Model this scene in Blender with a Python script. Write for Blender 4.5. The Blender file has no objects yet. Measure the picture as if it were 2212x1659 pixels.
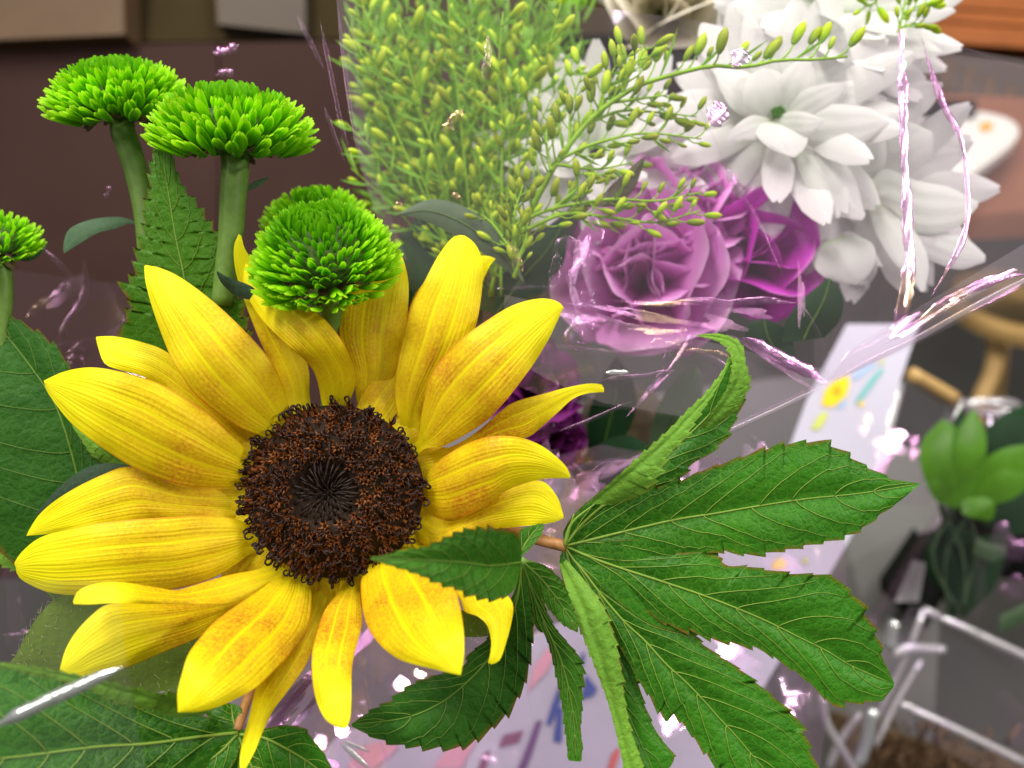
import bpy, math, random
import numpy as np
from mathutils import Matrix, Vector
random.seed(7); rng = np.random.default_rng(11)
sc = bpy.context.scene
C = sc.collection
# ------------------------------------------------------------------ camera
F = 1703.0                      # focal length in picture units (picture 2212 x 1659 units, 0.1 mm each at 170 mm)
PITCH = math.radians(35)
cam_d = bpy.data.cameras.new('camera'); cam = bpy.data.objects.new('camera', cam_d); C.objects.link(cam)
cam.location = (0, 0, 1.3); cam.rotation_euler = (math.pi/2-PITCH, 0, 0)
cam_d.sensor_width = 36; cam_d.lens = 36*F/2212
cam_d.clip_start = 0.005; cam_d.clip_end = 50
cam_d.dof.use_dof = True; cam_d.dof.focus_distance = 0.171; cam_d.dof.aperture_fstop = 9.6
sc.camera = cam
CM = Matrix.Translation(cam.location) @ Matrix.Rotation(math.pi/2-PITCH, 4, 'X')
CR = np.array(CM.to_3x3()); CT = np.array(CM.translation)
# ------------------------------------------------------------------ world, lamps, exposure
w = bpy.data.worlds.new('World'); sc.world = w; w.use_nodes = True
bg = w.node_tree.nodes['Background']; bg.inputs[0].default_value = (1.0, .97, .94, 1); bg.inputs[1].default_value = 0.17
def area(name, loc, aim, sx, sy, power, col=(1, .955, .885)):
    l = bpy.data.lights.new(name, 'AREA'); l.shape = 'RECTANGLE'; l.size = sx; l.size_y = sy; l.energy = power; l.color = col
    o = bpy.data.objects.new(name, l); C.objects.link(o); o.location = loc
    o.rotation_euler = (Vector(aim)-Vector(loc)).to_track_quat('-Z', 'Y').to_euler(); return o
area('ceiling_or_added_lamp', (-.60, .20, 2.65), (0, .15, 1.2), 1.1, .22, 36)
area('ceiling_or_added_lamp', (.55, .55, 2.7), (0, .15, 1.2), 1.1, .25, 17)
area('ceiling_or_added_lamp', (.3, 1.6, 2.7), (.3, 1.1, .6), 1.2, .3, 10)
area('ceiling_or_added_lamp', (1.59, -.59, 2.29), (.1, .15, 1.2), .6, .10, 18)  # lamp added so the vertical wrap folds catch a highlight
area('ceiling_or_added_lamp', (-1.57, -.52, 2.35), (-.05, .15, 1.2), .5, .10, 9)  # lamp added so the fold of the near flap catches a highlight
area('ceiling_or_added_lamp', (.34, -.50, 2.60), (.05, .15, 1.2), .4, .06, 3.5)  # small lamp set to put highlights on the level wrap folds
sc.view_settings.view_transform = 'Standard'; sc.view_settings.look = 'None'
sc.view_settings.exposure = 0.0; sc.view_settings.gamma = 1
cy = sc.cycles
cy.use_denoising = True; cy.max_bounces = 10; cy.transparent_max_bounces = 24; cy.diffuse_bounces = 3; cy.glossy_bounces = 3
cy.transmission_bounces = 4; cy.caustics_reflective = False; cy.caustics_refractive = False; cy.sample_clamp_indirect = 4
cy.use_adaptive_sampling = True; cy.adaptive_threshold = 0.02
# ------------------------------------------------------------------ helpers
def P(a):
    """(x, y, z) picture units, z = depth beyond 170 mm in 0.1 mm  ->  world metres"""
    a = np.atleast_2d(np.asarray(a, float)); d = (1700+a[:, 2])*1e-4
    c = np.stack([(a[:, 0]-1106)/F*d, (829.5-a[:, 1])/F*d, -d], 1)
    return c @ CR.T + CT
def P1(x, y, z): return Vector(P([(x, y, z)])[0])
def camdir(v): return Vector(CR @ np.array(v, float)).normalized()      # x right, y up, z toward the camera
ZT = {0: (0, 0, 1), 1: (0, 0, .35), 2: (663.6, 0, .375), 3: (1382.5, 0, .375), 4: (0, 497.7, .35), 5: (663.6, 497.7, .35),
      6: (1437.8, 553, .35), 7: (0, 1078.4, .35), 8: (663.6, 1078.4, .35), 9: (1437.8, 1078.4, .35),
      'A': (1050.8, 746.6, .25), 'B': (1106.1, 387.2, .25), 'C': (1659.2, 995.4, .25), 'D': (1659.2, 1244.3, .25),
      'E': (1769.8, 0, .2), 'F': (1769.8, 663.6, .2), 'G': (0, 1327.2, .2)}
def Z(k, pts):
    ox, oy, s = ZT[k]; return [(ox+s*p[0], oy+s*p[1]) for p in pts]
def cr(pts, n, even=True):
    p = np.asarray(pts, float)
    if len(p) == 2: return p[0]+(p[1]-p[0])*np.linspace(0, 1, n)[:, None]
    q = np.vstack([2*p[0]-p[1], p, 2*p[-1]-p[-2]]); out = []
    for i in range(len(p)-1):
        t = np.linspace(0, 1, 14, endpoint=False)[:, None]; a, b, c, d = q[i:i+4]
        out.append(.5*(2*b+(c-a)*t+(2*a-5*b+4*c-d)*t*t+(3*b-a-3*c+d)*t**3))
    o = np.vstack(out+[p[-1:]])
    L = np.r_[0, np.cumsum(np.linalg.norm(np.diff(o, axis=0), axis=1))]
    tt = np.linspace(0, L[-1], n)
    return np.stack([np.interp(tt, L, o[:, k]) for k in range(o.shape[1])], 1)
def wpos(o):
    v = Vector((0, 0, 0))
    while o is not None: v = v+o.location; o = o.parent
    return v
def mesh(name, verts, faces, uv=None, smooth=True):
    me = bpy.data.meshes.new(name); me.from_pydata([tuple(v) for v in verts], [], [tuple(int(i) for i in f) for f in faces])
    if smooth: me.polygons.foreach_set('use_smooth', [True]*len(me.polygons))
    if uv is not None:
        l = me.uv_layers.new(name='UVMap'); idx = np.empty(len(me.loops), int); me.loops.foreach_get('vertex_index', idx)
        l.data.foreach_set('uv', np.asarray(uv, float)[idx].ravel())
    me.update(); return me
def add(name, me, mats, parent=None):
    o = bpy.data.objects.new(name, me); C.objects.link(o)
    if mats is not None and len(me.materials) == 0:
        for m in (mats if isinstance(mats, (list, tuple)) else [mats]): me.materials.append(m)
    if parent is not None: o.parent = parent
    return o
def mk(name, verts, faces, mat, parent=None, uv=None, smooth=True):
    v = np.asarray(verts, float)
    off = np.array(wpos(parent)) if parent is not None else v.mean(0)
    o = add(name, mesh(name, v-off, faces, uv, smooth), mat, parent)
    if parent is None: o.location = off
    return o
def tag(o, label, cat=None, group=None, kind=None):
    o['label'] = label
    if cat: o['category'] = cat
    if group: o['group'] = group
    if kind: o['kind'] = kind
    return o
def thing(name, label, cat, loc, group=None):
    o = bpy.data.objects.new(name, None); C.objects.link(o); o.location = loc; o.empty_display_size = .005
    return tag(o, label, cat, group)
def gridf(n, m):
    i = np.arange(n-1)[:, None]*m+np.arange(m-1)[None]; i = i.ravel()
    return np.stack([i, i+1, i+m+1, i+m], 1)
def tube(p, r, sides=6, cap=True):
    """p world points (n,3), r radii (n,)"""
    p = np.asarray(p, float); n = len(p); r = np.broadcast_to(np.asarray(r, float), (n,))
    T = np.gradient(p, axis=0); T /= np.linalg.norm(T, axis=1)[:, None]+1e-12
    u = np.cross(T[0], [.3, .5, .8]); u /= np.linalg.norm(u); vs = []
    for i in range(n):
        u = u-T[i]*np.dot(u, T[i]); u /= np.linalg.norm(u)+1e-12; b = np.cross(T[i], u)
        a = np.arange(sides)*2*np.pi/sides
        vs.append(p[i]+r[i]*(np.cos(a)[:, None]*u+np.sin(a)[:, None]*b))
    vs = np.vstack(vs); f = []
    for i in range(n-1):
        for j in range(sides):
            k = (j+1) % sides; f.append((i*sides+j, i*sides+k, (i+1)*sides+k, (i+1)*sides+j))
    if cap: f.append(tuple(range(sides))[::-1]); f.append(tuple((n-1)*sides+j for j in range(sides)))
    return vs, f
class Join:
    def __init__(s): s.v = []; s.f = []; s.n = 0; s.uv = []
    def add(s, v, f, uv=None):
        v = np.asarray(v, float); s.v.append(v); s.f += [tuple(int(i)+s.n for i in q) for q in f]; s.n += len(v)
        s.uv.append(np.asarray(uv) if uv is not None else np.zeros((len(v), 2)))
    def build(s, name, mat, parent=None, smooth=True): return mk(name, np.vstack(s.v), s.f, mat, parent, np.vstack(s.uv), smooth)
def box(name, c, sx, sy, sz, mat, parent=None, rot=None, bev=.1):
    """a box with chamfered edges; c centre in world"""
    b = bev*min(sx, sy, sz); v = []; f = []
    import bmesh
    bm = bmesh.new(); bmesh.ops.create_cube(bm, size=1)
    for q in bm.verts: q.co = Vector((q.co.x*sx, q.co.y*sy, q.co.z*sz))
    bmesh.ops.bevel(bm, geom=bm.edges[:], offset=b, segments=2, affect='EDGES')
    R = rot.to_3x3() if rot is not None else Matrix.Identity(3)
    off = wpos(parent) if parent is not None else Vector(c)
    for q in bm.verts: q.co = R @ q.co+Vector(c)-off
    me = bpy.data.meshes.new(name); bm.to_mesh(me); bm.free()
    o = add(name, me, mat, parent)
    if parent is None: o.location = off
    return o
CAMROT = CM.to_3x3().to_4x4()
# ------------------------------------------------------------------ materials
class NB:
    def __init__(s, name):
        s.m = bpy.data.materials.new(name); s.m.use_nodes = True; s.t = s.m.node_tree; s.t.nodes.clear()
        s.out = s.t.nodes.new('ShaderNodeOutputMaterial'); s._tc = None
    def n(s, typ, ins=None, **kw):
        nd = s.t.nodes.new(typ)
        for k, v in kw.items(): setattr(nd, k, v)
        for k, v in (ins or {}).items():
            if isinstance(v, bpy.types.NodeSocket): s.t.links.new(v, nd.inputs[k])
            else: nd.inputs[k].default_value = v
        return nd
    def tc(s, k):
        if s._tc is None: s._tc = s.t.nodes.new('ShaderNodeTexCoord')
        return s._tc.outputs[k]
    def math(s, op, a, b=0.0, clamp=False): return s.n('ShaderNodeMath', {0: a, 1: b}, operation=op, use_clamp=clamp).outputs[0]
    def ramp(s, f, stops, interp='LINEAR'):
        r = s.n('ShaderNodeValToRGB', {0: f}); e = r.color_ramp; e.interpolation = interp
        while len(e.elements) < len(stops): e.elements.new(.5)
        for q, (p, c) in zip(e.elements, stops): q.position = p; q.color = (c, c, c, 1) if not hasattr(c, '__len__') else (*c, 1)
        return r.outputs[0]
    def mix(s, f, a, b, mode='MIX'):
        nd = s.n('ShaderNodeMix', data_type='RGBA', blend_type=mode)
        for k, v in ((0, f), (6, a), (7, b)):
            if isinstance(v, bpy.types.NodeSocket): s.t.links.new(v, nd.inputs[k])
            else: nd.inputs[k].default_value = v if k == 0 or len(v) == 4 else (*v, 1)
        return nd.outputs[2]
    def noise(s, scale, detail=3, vec=None, rough=.55):
        return s.n('ShaderNodeTexNoise', {'Vector': vec if vec is not None else s.tc('Object'), 'Scale': scale, 'Detail': detail, 'Roughness': rough}).outputs[0]
    def done(s, sh): s.t.links.new(sh, s.out.inputs[0]); return s.m
    def bump(s, h, strength=.3, dist=.0005): return s.n('ShaderNodeBump', {'Height': h, 'Strength': strength, 'Distance': dist}).outputs[0]
    def pbr(s, col, rough=.5, trans=0.0, normal=None, spec=.5, tcol=None, metal=0.0, sheen=0.0):
        i = {'Base Color': col if isinstance(col, bpy.types.NodeSocket) else (*col, 1), 'Roughness': rough, 'Specular IOR Level': spec, 'Metallic': metal}
        if sheen: i['Sheen Weight'] = sheen
        if normal is not None: i['Normal'] = normal
        b = s.n('ShaderNodeBsdfPrincipled', i).outputs[0]
        if trans:
            tcv = tcol if tcol is not None else col
            t = s.n('ShaderNodeBsdfTranslucent', {'Color': tcv if isinstance(tcv, bpy.types.NodeSocket) else (*tcv, 1)}).outputs[0]
            b = s.n('ShaderNodeMixShader', {0: trans, 1: b, 2: t}).outputs[0]
        return b
def simple(name, col, rough=.5, trans=0, var=.25, scale=300, spec=.4, bump=.2, sheen=0):
    b = NB(name); nz = b.noise(scale, 4)
    k = b.math('MULTIPLY_ADD', nz, 2*var); b.t.nodes[-1].inputs[2].default_value = 1-var
    col_ = b.mix(1.0, (*col, 1), b.n('ShaderNodeCombineColor', {0: k, 1: k, 2: k}).outputs[0], 'MULTIPLY')
    return b.done(b.pbr(col_, rough, trans, b.bump(nz, bump, .0004), spec, sheen=sheen))
def m_petal():
    b = NB('sunflower petal'); sep = b.n('ShaderNodeSeparateXYZ', {0: b.tc('UV')}); u, v = sep.outputs[0], sep.outputs[1]
    rnd = b.n('ShaderNodeObjectInfo').outputs['Random']
    band = b.ramp(u, [(.02, .0), (.2, .8), (.36, 1), (.58, .75), (.84, .0)])
    nz = b.noise(1400, 4); sp = b.ramp(nz, [(.34, 0), (.68, 1)])
    low = b.noise(90, 2); lowr = b.ramp(low, [(.3, .35), (.65, 1)])
    vein = b.ramp(v, [(0, 1), (.30, .95), (.345, .15), (.39, .9), (.5, 1), (.61, .9), (.655, .15), (.70, .95), (1, 1)])
    f = b.math('MULTIPLY', band, b.math('MULTIPLY_ADD', sp, .55)); b.t.nodes[-2].inputs[2].default_value = .48
    f = b.math('MULTIPLY', f, b.math('MULTIPLY', vein, lowr))
    f = b.math('MULTIPLY', f, b.math('MULTIPLY_ADD', rnd, .40)); b.t.nodes[-2].inputs[2].default_value = .80
    lem = b.ramp(u, [(0, (.88, .76, .006)), (.25, (.92, .75, .005)), (.6, (.95, .84, .004)), (1, (.97, .90, .008))])
    f = b.math('MULTIPLY', f, 1.08, True)
    col = b.mix(f, lem, (.60, .26, .012, 1))
    edge = b.ramp(v, [(0, 1), (.035, .0), (.965, .0), (1, 1)]); edge = b.math('MULTIPLY', edge, band)
    col = b.mix(b.math('MULTIPLY', edge, .75), col, (.55, .16, .005, 1))
    ln = b.math('SINE', b.math('MULTIPLY', v, 95.0)); vv = b.n('ShaderNodeCombineXYZ', {0: b.math('MULTIPLY', u, 3.0), 1: b.math('MULTIPLY', v, 26.0)}).outputs[0]
    st = b.noise(1.0, 3, vv); lines = b.ramp(st, [(.36, 1), (.47, 0)])
    col = b.mix(b.math('MULTIPLY', lines, .30), col, (.62, .40, .003, 1))
    h = b.math('ADD', b.math('MULTIPLY', st, 1.0), b.math('MULTIPLY', ln, .12))
    return b.done(b.pbr(col, .48, .30, b.bump(h, .35, .0006), .22, sheen=.0))
def m_leaf(name, dark, light, line, cell=430, rough=.38, trans=.12, spec=.45, linefac=.55, edge=True):
    b = NB(name); o = b.tc('Object')
    sep = b.n('ShaderNodeSeparateXYZ', {0: b.tc('UV')}); u, v = sep.outputs[0], sep.outputs[1]
    wv = b.n('ShaderNodeVectorMath', {0: o, 1: b.n('ShaderNodeVectorMath', {0: b.n('ShaderNodeTexNoise', {'Vector': o, 'Scale': 500.0}).outputs[1], 'Scale': .0018}, operation='SCALE').outputs[0]}, operation='ADD').outputs[0]
    vo = b.n('ShaderNodeTexVoronoi', {'Vector': wv, 'Scale': cell}, feature='DISTANCE_TO_EDGE').outputs[0]
    vo2 = b.n('ShaderNodeTexVoronoi', {'Vector': wv, 'Scale': cell*2.6}, feature='DISTANCE_TO_EDGE').outputs[0]
    l1 = b.ramp(vo, [(.0, 1), (.07, 0)]); l2 = b.math('MULTIPLY', b.ramp(vo2, [(.0, 1), (.10, 0)]), .45)
    ln = b.math('MAXIMUM', l1, l2)
    nz = b.noise(45, 3); nz2 = b.noise(400, 3)
    col = b.mix(b.ramp(nz, [(.3, 0), (.7, 1)]), dark, light)
    col = b.mix(b.math('MULTIPLY', nz2, .25), col, light)
    col = b.mix(b.math('MULTIPLY', ln, linefac), col, line)
    col = b.mix(b.math('MULTIPLY', b.ramp(u, [(.35, 0), (1, 1)]), .55), col, tuple(min(1, c_*1.5+.004) for c_ in light))
    if edge:
        e = b.ramp(b.math('ABSOLUTE', b.math('SUBTRACT', v, .5)), [(.455, 0), (.5, 1)])
        col = b.mix(b.math('MULTIPLY', e, b.ramp(b.noise(260, 2), [(.35, .1), (.7, .9)])), col, (.22, .075, .012))
    hh = b.math('ADD', b.ramp(vo, [(0, 0), (.35, 1)], 'EASE'), b.math('MULTIPLY', b.ramp(vo2, [(0, 0), (.3, 1)], 'EASE'), .4))
    return b.done(b.pbr(col, rough, trans, b.bump(hh, .22, .0006), spec))
def m_grad(name, stops, rough=.5, trans=.25, bscale=26.0, bump=.2, spec=.35, axis=0, var=.18):
    """colour along the petal (UV u), fine lengthwise relief"""
    b = NB(name); sep = b.n('ShaderNodeSeparateXYZ', {0: b.tc('UV')}); u, v = sep.outputs[0], sep.outputs[1]
    col = b.ramp(sep.outputs[axis], stops); rnd = b.n('ShaderNodeObjectInfo').outputs['Random']
    k = b.math('MULTIPLY_ADD', rnd, 2*var); b.t.nodes[-1].inputs[2].default_value = 1-var
    col = b.mix(1.0, col, b.n('ShaderNodeCombineColor', {0: k, 1: k, 2: k}).outputs[0], 'MULTIPLY')
    vv = b.n('ShaderNodeCombineXYZ', {0: b.math('MULTIPLY', u, 2.0), 1: b.math('MULTIPLY', v, bscale)}).outputs[0]
    st = b.noise(1.0, 2, vv)
    return b.done(b.pbr(col, rough, trans, b.bump(st, bump, .0006), spec))
def m_film(name, tint, refl0, power=3.0, gain=.75, rough=.07, haze=.02, bumps=None, gold=True, tcol=(.985, .965, .985)):
    """thin clear wrap: mostly lets light through, mirror-like pinkish sheen that grows at grazing angles"""
    b = NB(name)
    fc = b.n('ShaderNodeLayerWeight', {'Blend': .5}).outputs['Facing']
    fr = b.math('MULTIPLY_ADD', b.math('POWER', fc, power), gain, True); b.t.nodes[-1].inputs[2].default_value = refl0
    nz = b.noise(38, 2)
    col = b.ramp(nz, [(.30, (1, .74, .42)) if gold else (.30, tint), (.40, tint), (.58, tint), (.70, (.82, .70, 1.0))])
    kw = {'Color': col, 'Roughness': rough}
    if bumps: kw['Normal'] = b.bump(b.noise(bumps[0], 3), bumps[1], bumps[2])
    g = b.n('ShaderNodeBsdfGlossy', kw).outputs[0]
    t = b.n('ShaderNodeBsdfTransparent', {0: (*tcol, 1)}).outputs[0]
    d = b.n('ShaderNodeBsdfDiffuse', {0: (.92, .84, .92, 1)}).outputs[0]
    t = b.n('ShaderNodeMixShader', {0: haze, 1: t, 2: d}).outputs[0]  # diffuse haze stands in for the veil of room reflections
    return b.done(b.n('ShaderNodeMixShader', {0: fr, 1: t, 2: g}).outputs[0])
M = {}
M['petal'] = m_petal()
M['leaf'] = m_leaf('hibiscus leaf', (.008, .058, .002), (.027, .145, .004), (.09, .235, .016), 430, .44, .12, .24, .55)
M['leaf_young'] = m_leaf('young hibiscus leaf', (.016, .085, .006), (.040, .155, .008), (.10, .22, .02), 520, .5, .15, .2, .35)
M['leaf_dull'] = m_leaf('dull leaf', (.010, .055, .005), (.024, .100, .008), (.06, .15, .02), 380, .5, .12, .14, .35)  # duller, less glossy leaf green
M['leaf_under'] = m_leaf('leaf underside', (.095, .230, .020), (.150, .310, .030), (.06, .16, .02), 420, .6, .12, .2, .35)
M['leaf_thin'] = m_leaf('upright leaf', (.034, .125, .003), (.055, .180, .005), (.12, .27, .02), 330, .5, .25, .2, .4)
M['vein'] = simple('leaf vein', (.17, .28, .030), .5, .1, .2, 900)
M['vein_dim'] = simple('faint leaf vein', (.11, .21, .022), .5, .1, .2, 900)
M['petiole'] = simple('reddish petiole', (.36, .17, .055), .5, .1, .35, 700)
M['stem'] = simple('green stem', (.13, .24, .035), .55, .1, .3, 600)
M['hairy'] = simple('downy leaf', (.115, .185, .018), .8, .15, .25, 800, .1, .6, .3)
M['hair'] = simple('pale down', (.55, .58, .32), .7, .3, .1)
M['mum'] = m_grad('green mum petal', [(0, (.10, .36, .003)), (.4, (.20, .60, .004)), (.8, (.33, .76, .005)), (1, (.48, .82, .030))], .5, .4, 9, .2, spec=.2)
M['mum_in'] = m_grad('green mum centre', [(0, (.04, .20, .003)), (.6, (.13, .48, .004)), (1, (.24, .64, .010))], .5, .35, 9, .2, spec=.2)
M['dry'] = simple('dry bract', (.17, .115, .060), .8, .15, .5, 900, .1, .6)
M['calyx'] = simple('pompon receptacle', (.06, .12, .012), .7, 0, .4, 800)
M['mumleaf'] = simple('grey green leaf', (.050, .105, .048), .65, .1, .4, 700, .25, .5)
M['mumleaf2'] = simple('dark small leaf', (.028, .055, .030), .7, .1, .4, 900, .2, .6)
M['disc'] = simple('sunflower disc', (.020, .009, .003), .7, 0, .5, 900, .2, .8)
M['corolla'] = simple('disc floret tube', (.19, .058, .012), .6, .1, .6, 1500, .25, .4)
M['stigma'] = simple('curled stigma', (.022, .007, .005), .55, 0, .4, 1500, .3, .4)
M['discbud'] = simple('closed disc bud', (.020, .010, .006), .5, 0, .5, 1500, .25, .4)
M['bud'] = m_grad('goldenrod bud', [(0, (.24, .46, .010)), (.5, (.46, .62, .015)), (1, (.60, .68, .04))], .5, .35, 12, .5, axis=0, var=.30)
M['twig'] = simple('goldenrod stem', (.28, .52, .018), .55, .2, .25, 900)
M['needle'] = simple('goldenrod leaf', (.17, .40, .008), .5, .4, .3, 600)
M['white'] = m_grad('white petal', [(0, (.58, .68, .46)), (.14, (.74, .77, .71)), (.6, (.81, .81, .80)), (1, (.84, .82, .83))], .6, .42, 14, .25, var=.04)
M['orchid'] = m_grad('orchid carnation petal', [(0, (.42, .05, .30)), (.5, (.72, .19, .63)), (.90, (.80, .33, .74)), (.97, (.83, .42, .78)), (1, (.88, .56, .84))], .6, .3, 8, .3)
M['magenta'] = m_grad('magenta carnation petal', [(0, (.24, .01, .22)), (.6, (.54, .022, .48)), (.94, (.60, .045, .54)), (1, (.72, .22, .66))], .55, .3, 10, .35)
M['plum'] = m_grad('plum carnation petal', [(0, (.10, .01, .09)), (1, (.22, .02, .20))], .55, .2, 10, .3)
M['cream'] = m_grad('cream rose petal', [(0, (.62, .58, .36)), (1, (.80, .74, .62))], .55, .3, 8, .2, var=.05)
M['beige'] = m_grad('beige petal', [(0, (.30, .26, .14)), (1, (.44, .35, .27))], .6, .25, 8, .3)
M['film'] = m_film('clear iridescent wrap', (1, .66, .93), .035, 3.0, .55, .05, .030, (45, .06, .002))
M['fold_edge'] = m_film('doubled edge of wrap', (1, .80, .96), .20, 2.5, .5, .2, .16, (300, .3, .0003))
M['film_flat'] = m_film('taut iridescent wrap', (1, .62, .97), .09, 3.0, .55, .018, .008, None)
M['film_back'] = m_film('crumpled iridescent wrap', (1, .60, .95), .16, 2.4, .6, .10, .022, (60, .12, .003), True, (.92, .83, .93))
M['film_thin'] = m_film('thin far wrap', (1, .70, .95), .03, 3.0, .5, .06, .006, None)
M['film_veil'] = m_film('doubled hazy wrap', (1, .74, .95), .05, 2.5, .6, .08, .07, (60, .12, .003))  # stronger diffuse haze paints the reflected veil on the doubled band
M['film_dense'] = m_film('creased iridescent wrap', (1, .56, .93), .05, 3.0, .5, .22, .006, (300, .4, .0003))
M['fold'] = m_film('sharp fold of wrap', (1, .50, .95), .15, 2.5, .5, .24, .004, (700, .6, .00012))
M['fold_main'] = m_film('bright fold of wrap', (1, .46, .93), .60, 2.0, .4, .24, .01, (900, .8, .00014))  # pink deepened for the highlight's bloom; also on added streak pieces
M['glint'] = m_film('glinting facet of wrap', (1, .45, .90), .030, 3.0, .3, .16, .01, (200, .3, .0004))  # for the small pieces added to carry highlights, as are the next two
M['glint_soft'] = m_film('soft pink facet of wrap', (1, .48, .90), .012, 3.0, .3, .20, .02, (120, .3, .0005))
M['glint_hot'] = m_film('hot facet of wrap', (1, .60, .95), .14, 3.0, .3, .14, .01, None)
M['fold_gold'] = m_film('warm fold of wrap', (1, .62, .36), .16, 2.5, .5, .24, .004, (700, .6, .00012), False)
M['fold_glare'] = m_film('glare fold of wrap', (.92, 1, .97), .72, 1.5, .3, .24, .45, (900, .6, .00012), False)  # white diffuse puts the fold's glare into the clear film's colour
M['film_clear'] = m_film('clear near wrap', (.95, 1, .97), .025, 3.0, .4, .12, .014, (40, .2, .004), False, (.97, .975, .97))
M['acrylic'] = m_film('clear acrylic sheet', (.95, .97, 1), .04, 3.0, .6, .05, .010, None, False)
M['acrylic_edge'] = m_film('bright acrylic edge', (.95, .97, .96), .35, 2.0, .4, .2, .42, None, False)
M['plumwood'] = simple('plum brown panel', (.042, .021, .018), .75, 0, .35, 6, .08, .1)
M['tanwood'] = simple('tan board', (.095, .055, .027), .6, 0, .35, 14, .3, .2)
M['darkwood'] = simple('dark olive board', (.034, .024, .010), .8, 0, .3, 10, .05, .1)
M['greywood'] = simple('grey brown board', (.065, .047, .033), .6, 0, .25, 10, .3, .1)
M['slat'] = simple('orange brown slat', (.33, .095, .018), .45, 0, .3, 20, .4, .1)
M['redwood'] = simple('red brown table', (.22, .085, .042), .5, 0, .2, 12, .4, .1)
M['beech'] = simple('pale beech', (.52, .33, .125), .45, 0, .15, 12, .4, .1)
M['floor'] = simple('dark grey floor', (.075, .072, .066), .6, 0, .25, 5, .3, .1)
M['paper'] = simple('white printed sheet', (.50, .48, .59), .45, 0, .04, 20, .4, .05)
M['tray'] = simple('white tray', (.74, .73, .68), .4, 0, .05, 20, .4, .05)
def ink(n, c): M[n] = simple('print '+n, c, .5, 0, .06, 60, .3, .05)
ink('pinkink', (.72, .36, .46)); ink('violet', (.16, .075, .22)); ink('blueink', (.065, .10, .36)); ink('plumink', (.24, .085, .17))
ink('yellowink', (.86, .60, .01)); ink('orangeink', (.78, .34, .01)); ink('tealink', (.17, .45, .46)); ink('skyink', (.34, .50, .76)); ink('limeink', (.55, .60, .12)); ink('redink', (.68, .12, .10))
M['paletop'] = simple('pale table top', (.075, .065, .075), .5, 0, .12, 8)
M['metal'] = simple('grey counter', (.10, .098, .092), .45, 0, .1, 10, .4, .05)
M['glossleaf'] = simple('bright glossy leaf', (.095, .30, .003), .38, .3, .5, 60, .35, .1)
M['darkleaf'] = simple('dark bouquet leaf', (.009, .042, .012), .55, .1, .4, 80, .15, .2)
M['duskleaf'] = simple('dusty bouquet leaf', (.065, .115, .055), .5, .15, .3, 200, .4, .2)
M['brownleaf'] = simple('browned leaf tip', (.10, .085, .055), .55, .1, .4, 300, .3, .3)
M['basket'] = simple('brown woven base', (.17, .105, .055), .8, 0, .6, 160, .2, .8)
M['bluedot'] = simple('blue print', (.05, .10, .34), .5, 0, .2, 40)
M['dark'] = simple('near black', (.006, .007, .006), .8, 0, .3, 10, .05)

# ================================================================== setting
def quad(name, pts, mat, parent=None, n=2, m=2):
    """a slab-like sheet through four (x,y,z) corners, n x m cells"""
    a, b_, c, d = [P([p])[0] for p in pts]
    u = np.linspace(0, 1, n)[:, None, None]; v = np.linspace(0, 1, m)[None, :, None]
    g = ((1-u)*((1-v)*a+v*b_)+u*((1-v)*d+v*c)).reshape(-1, 3)
    return mk(name, g, gridf(n, m), mat, parent, None, False)
def slab(name, pts, thick, mat, parent=None):
    """thick board whose front face goes through four (x,y,z) corners"""
    a = np.array([P([p])[0] for p in pts]); nrm = np.cross(a[1]-a[0], a[3]-a[0]); nrm /= np.linalg.norm(nrm)
    if np.dot(nrm, a.mean(0)-CT) < 0: nrm = -nrm
    v = np.vstack([a, a+nrm*thick])
    f = [(0, 1, 2, 3), (7, 6, 5, 4), (0, 4, 5, 1), (1, 5, 6, 2), (2, 6, 7, 3), (3, 7, 4, 0)]
    return mk(name, v, f, mat, parent, None, False)
fl = mk('floor', [(-4, -2, 0), (5, -2, 0), (5, 7, 0), (-4, 7, 0)], [(0, 1, 2, 3)], M['floor'], None, None, False); fl['kind'] = 'structure'
# cabinet on the left: plum panel under a tan board
cab = thing('cabinet', 'plum brown cabinet front under a tan board behind the green pompon flowers', 'cabinet', P1(300, 700, 5200))
slab('front_panel', [(-900, 118, 5200), (470, 92, 5200), (470, 1250, 5200), (-900, 1250, 5200)], .02, M['plumwood'], cab)
slab('front_panel', [(474, 92, 5200), (1150, 80, 5200), (1150, 1250, 5200), (474, 1250, 5200)], .02, M['plumwood'], cab)
slab('top_board', [(-900, -260, 5000), (262, -260, 5000), (268, 74, 5000), (-900, 124, 5000)], .03, M['tanwood'], cab)
slab('back_board', [(262, -300, 5600), (1500, -300, 5600), (1500, 70, 5300), (262, 92, 5300)], .03, M['darkwood'], cab)
slab('shelf_block', [(455, -220, 5250), (655, -220, 5250), (660, 72, 5150), (470, 52, 5150)], .03, M['greywood'], cab)

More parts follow.
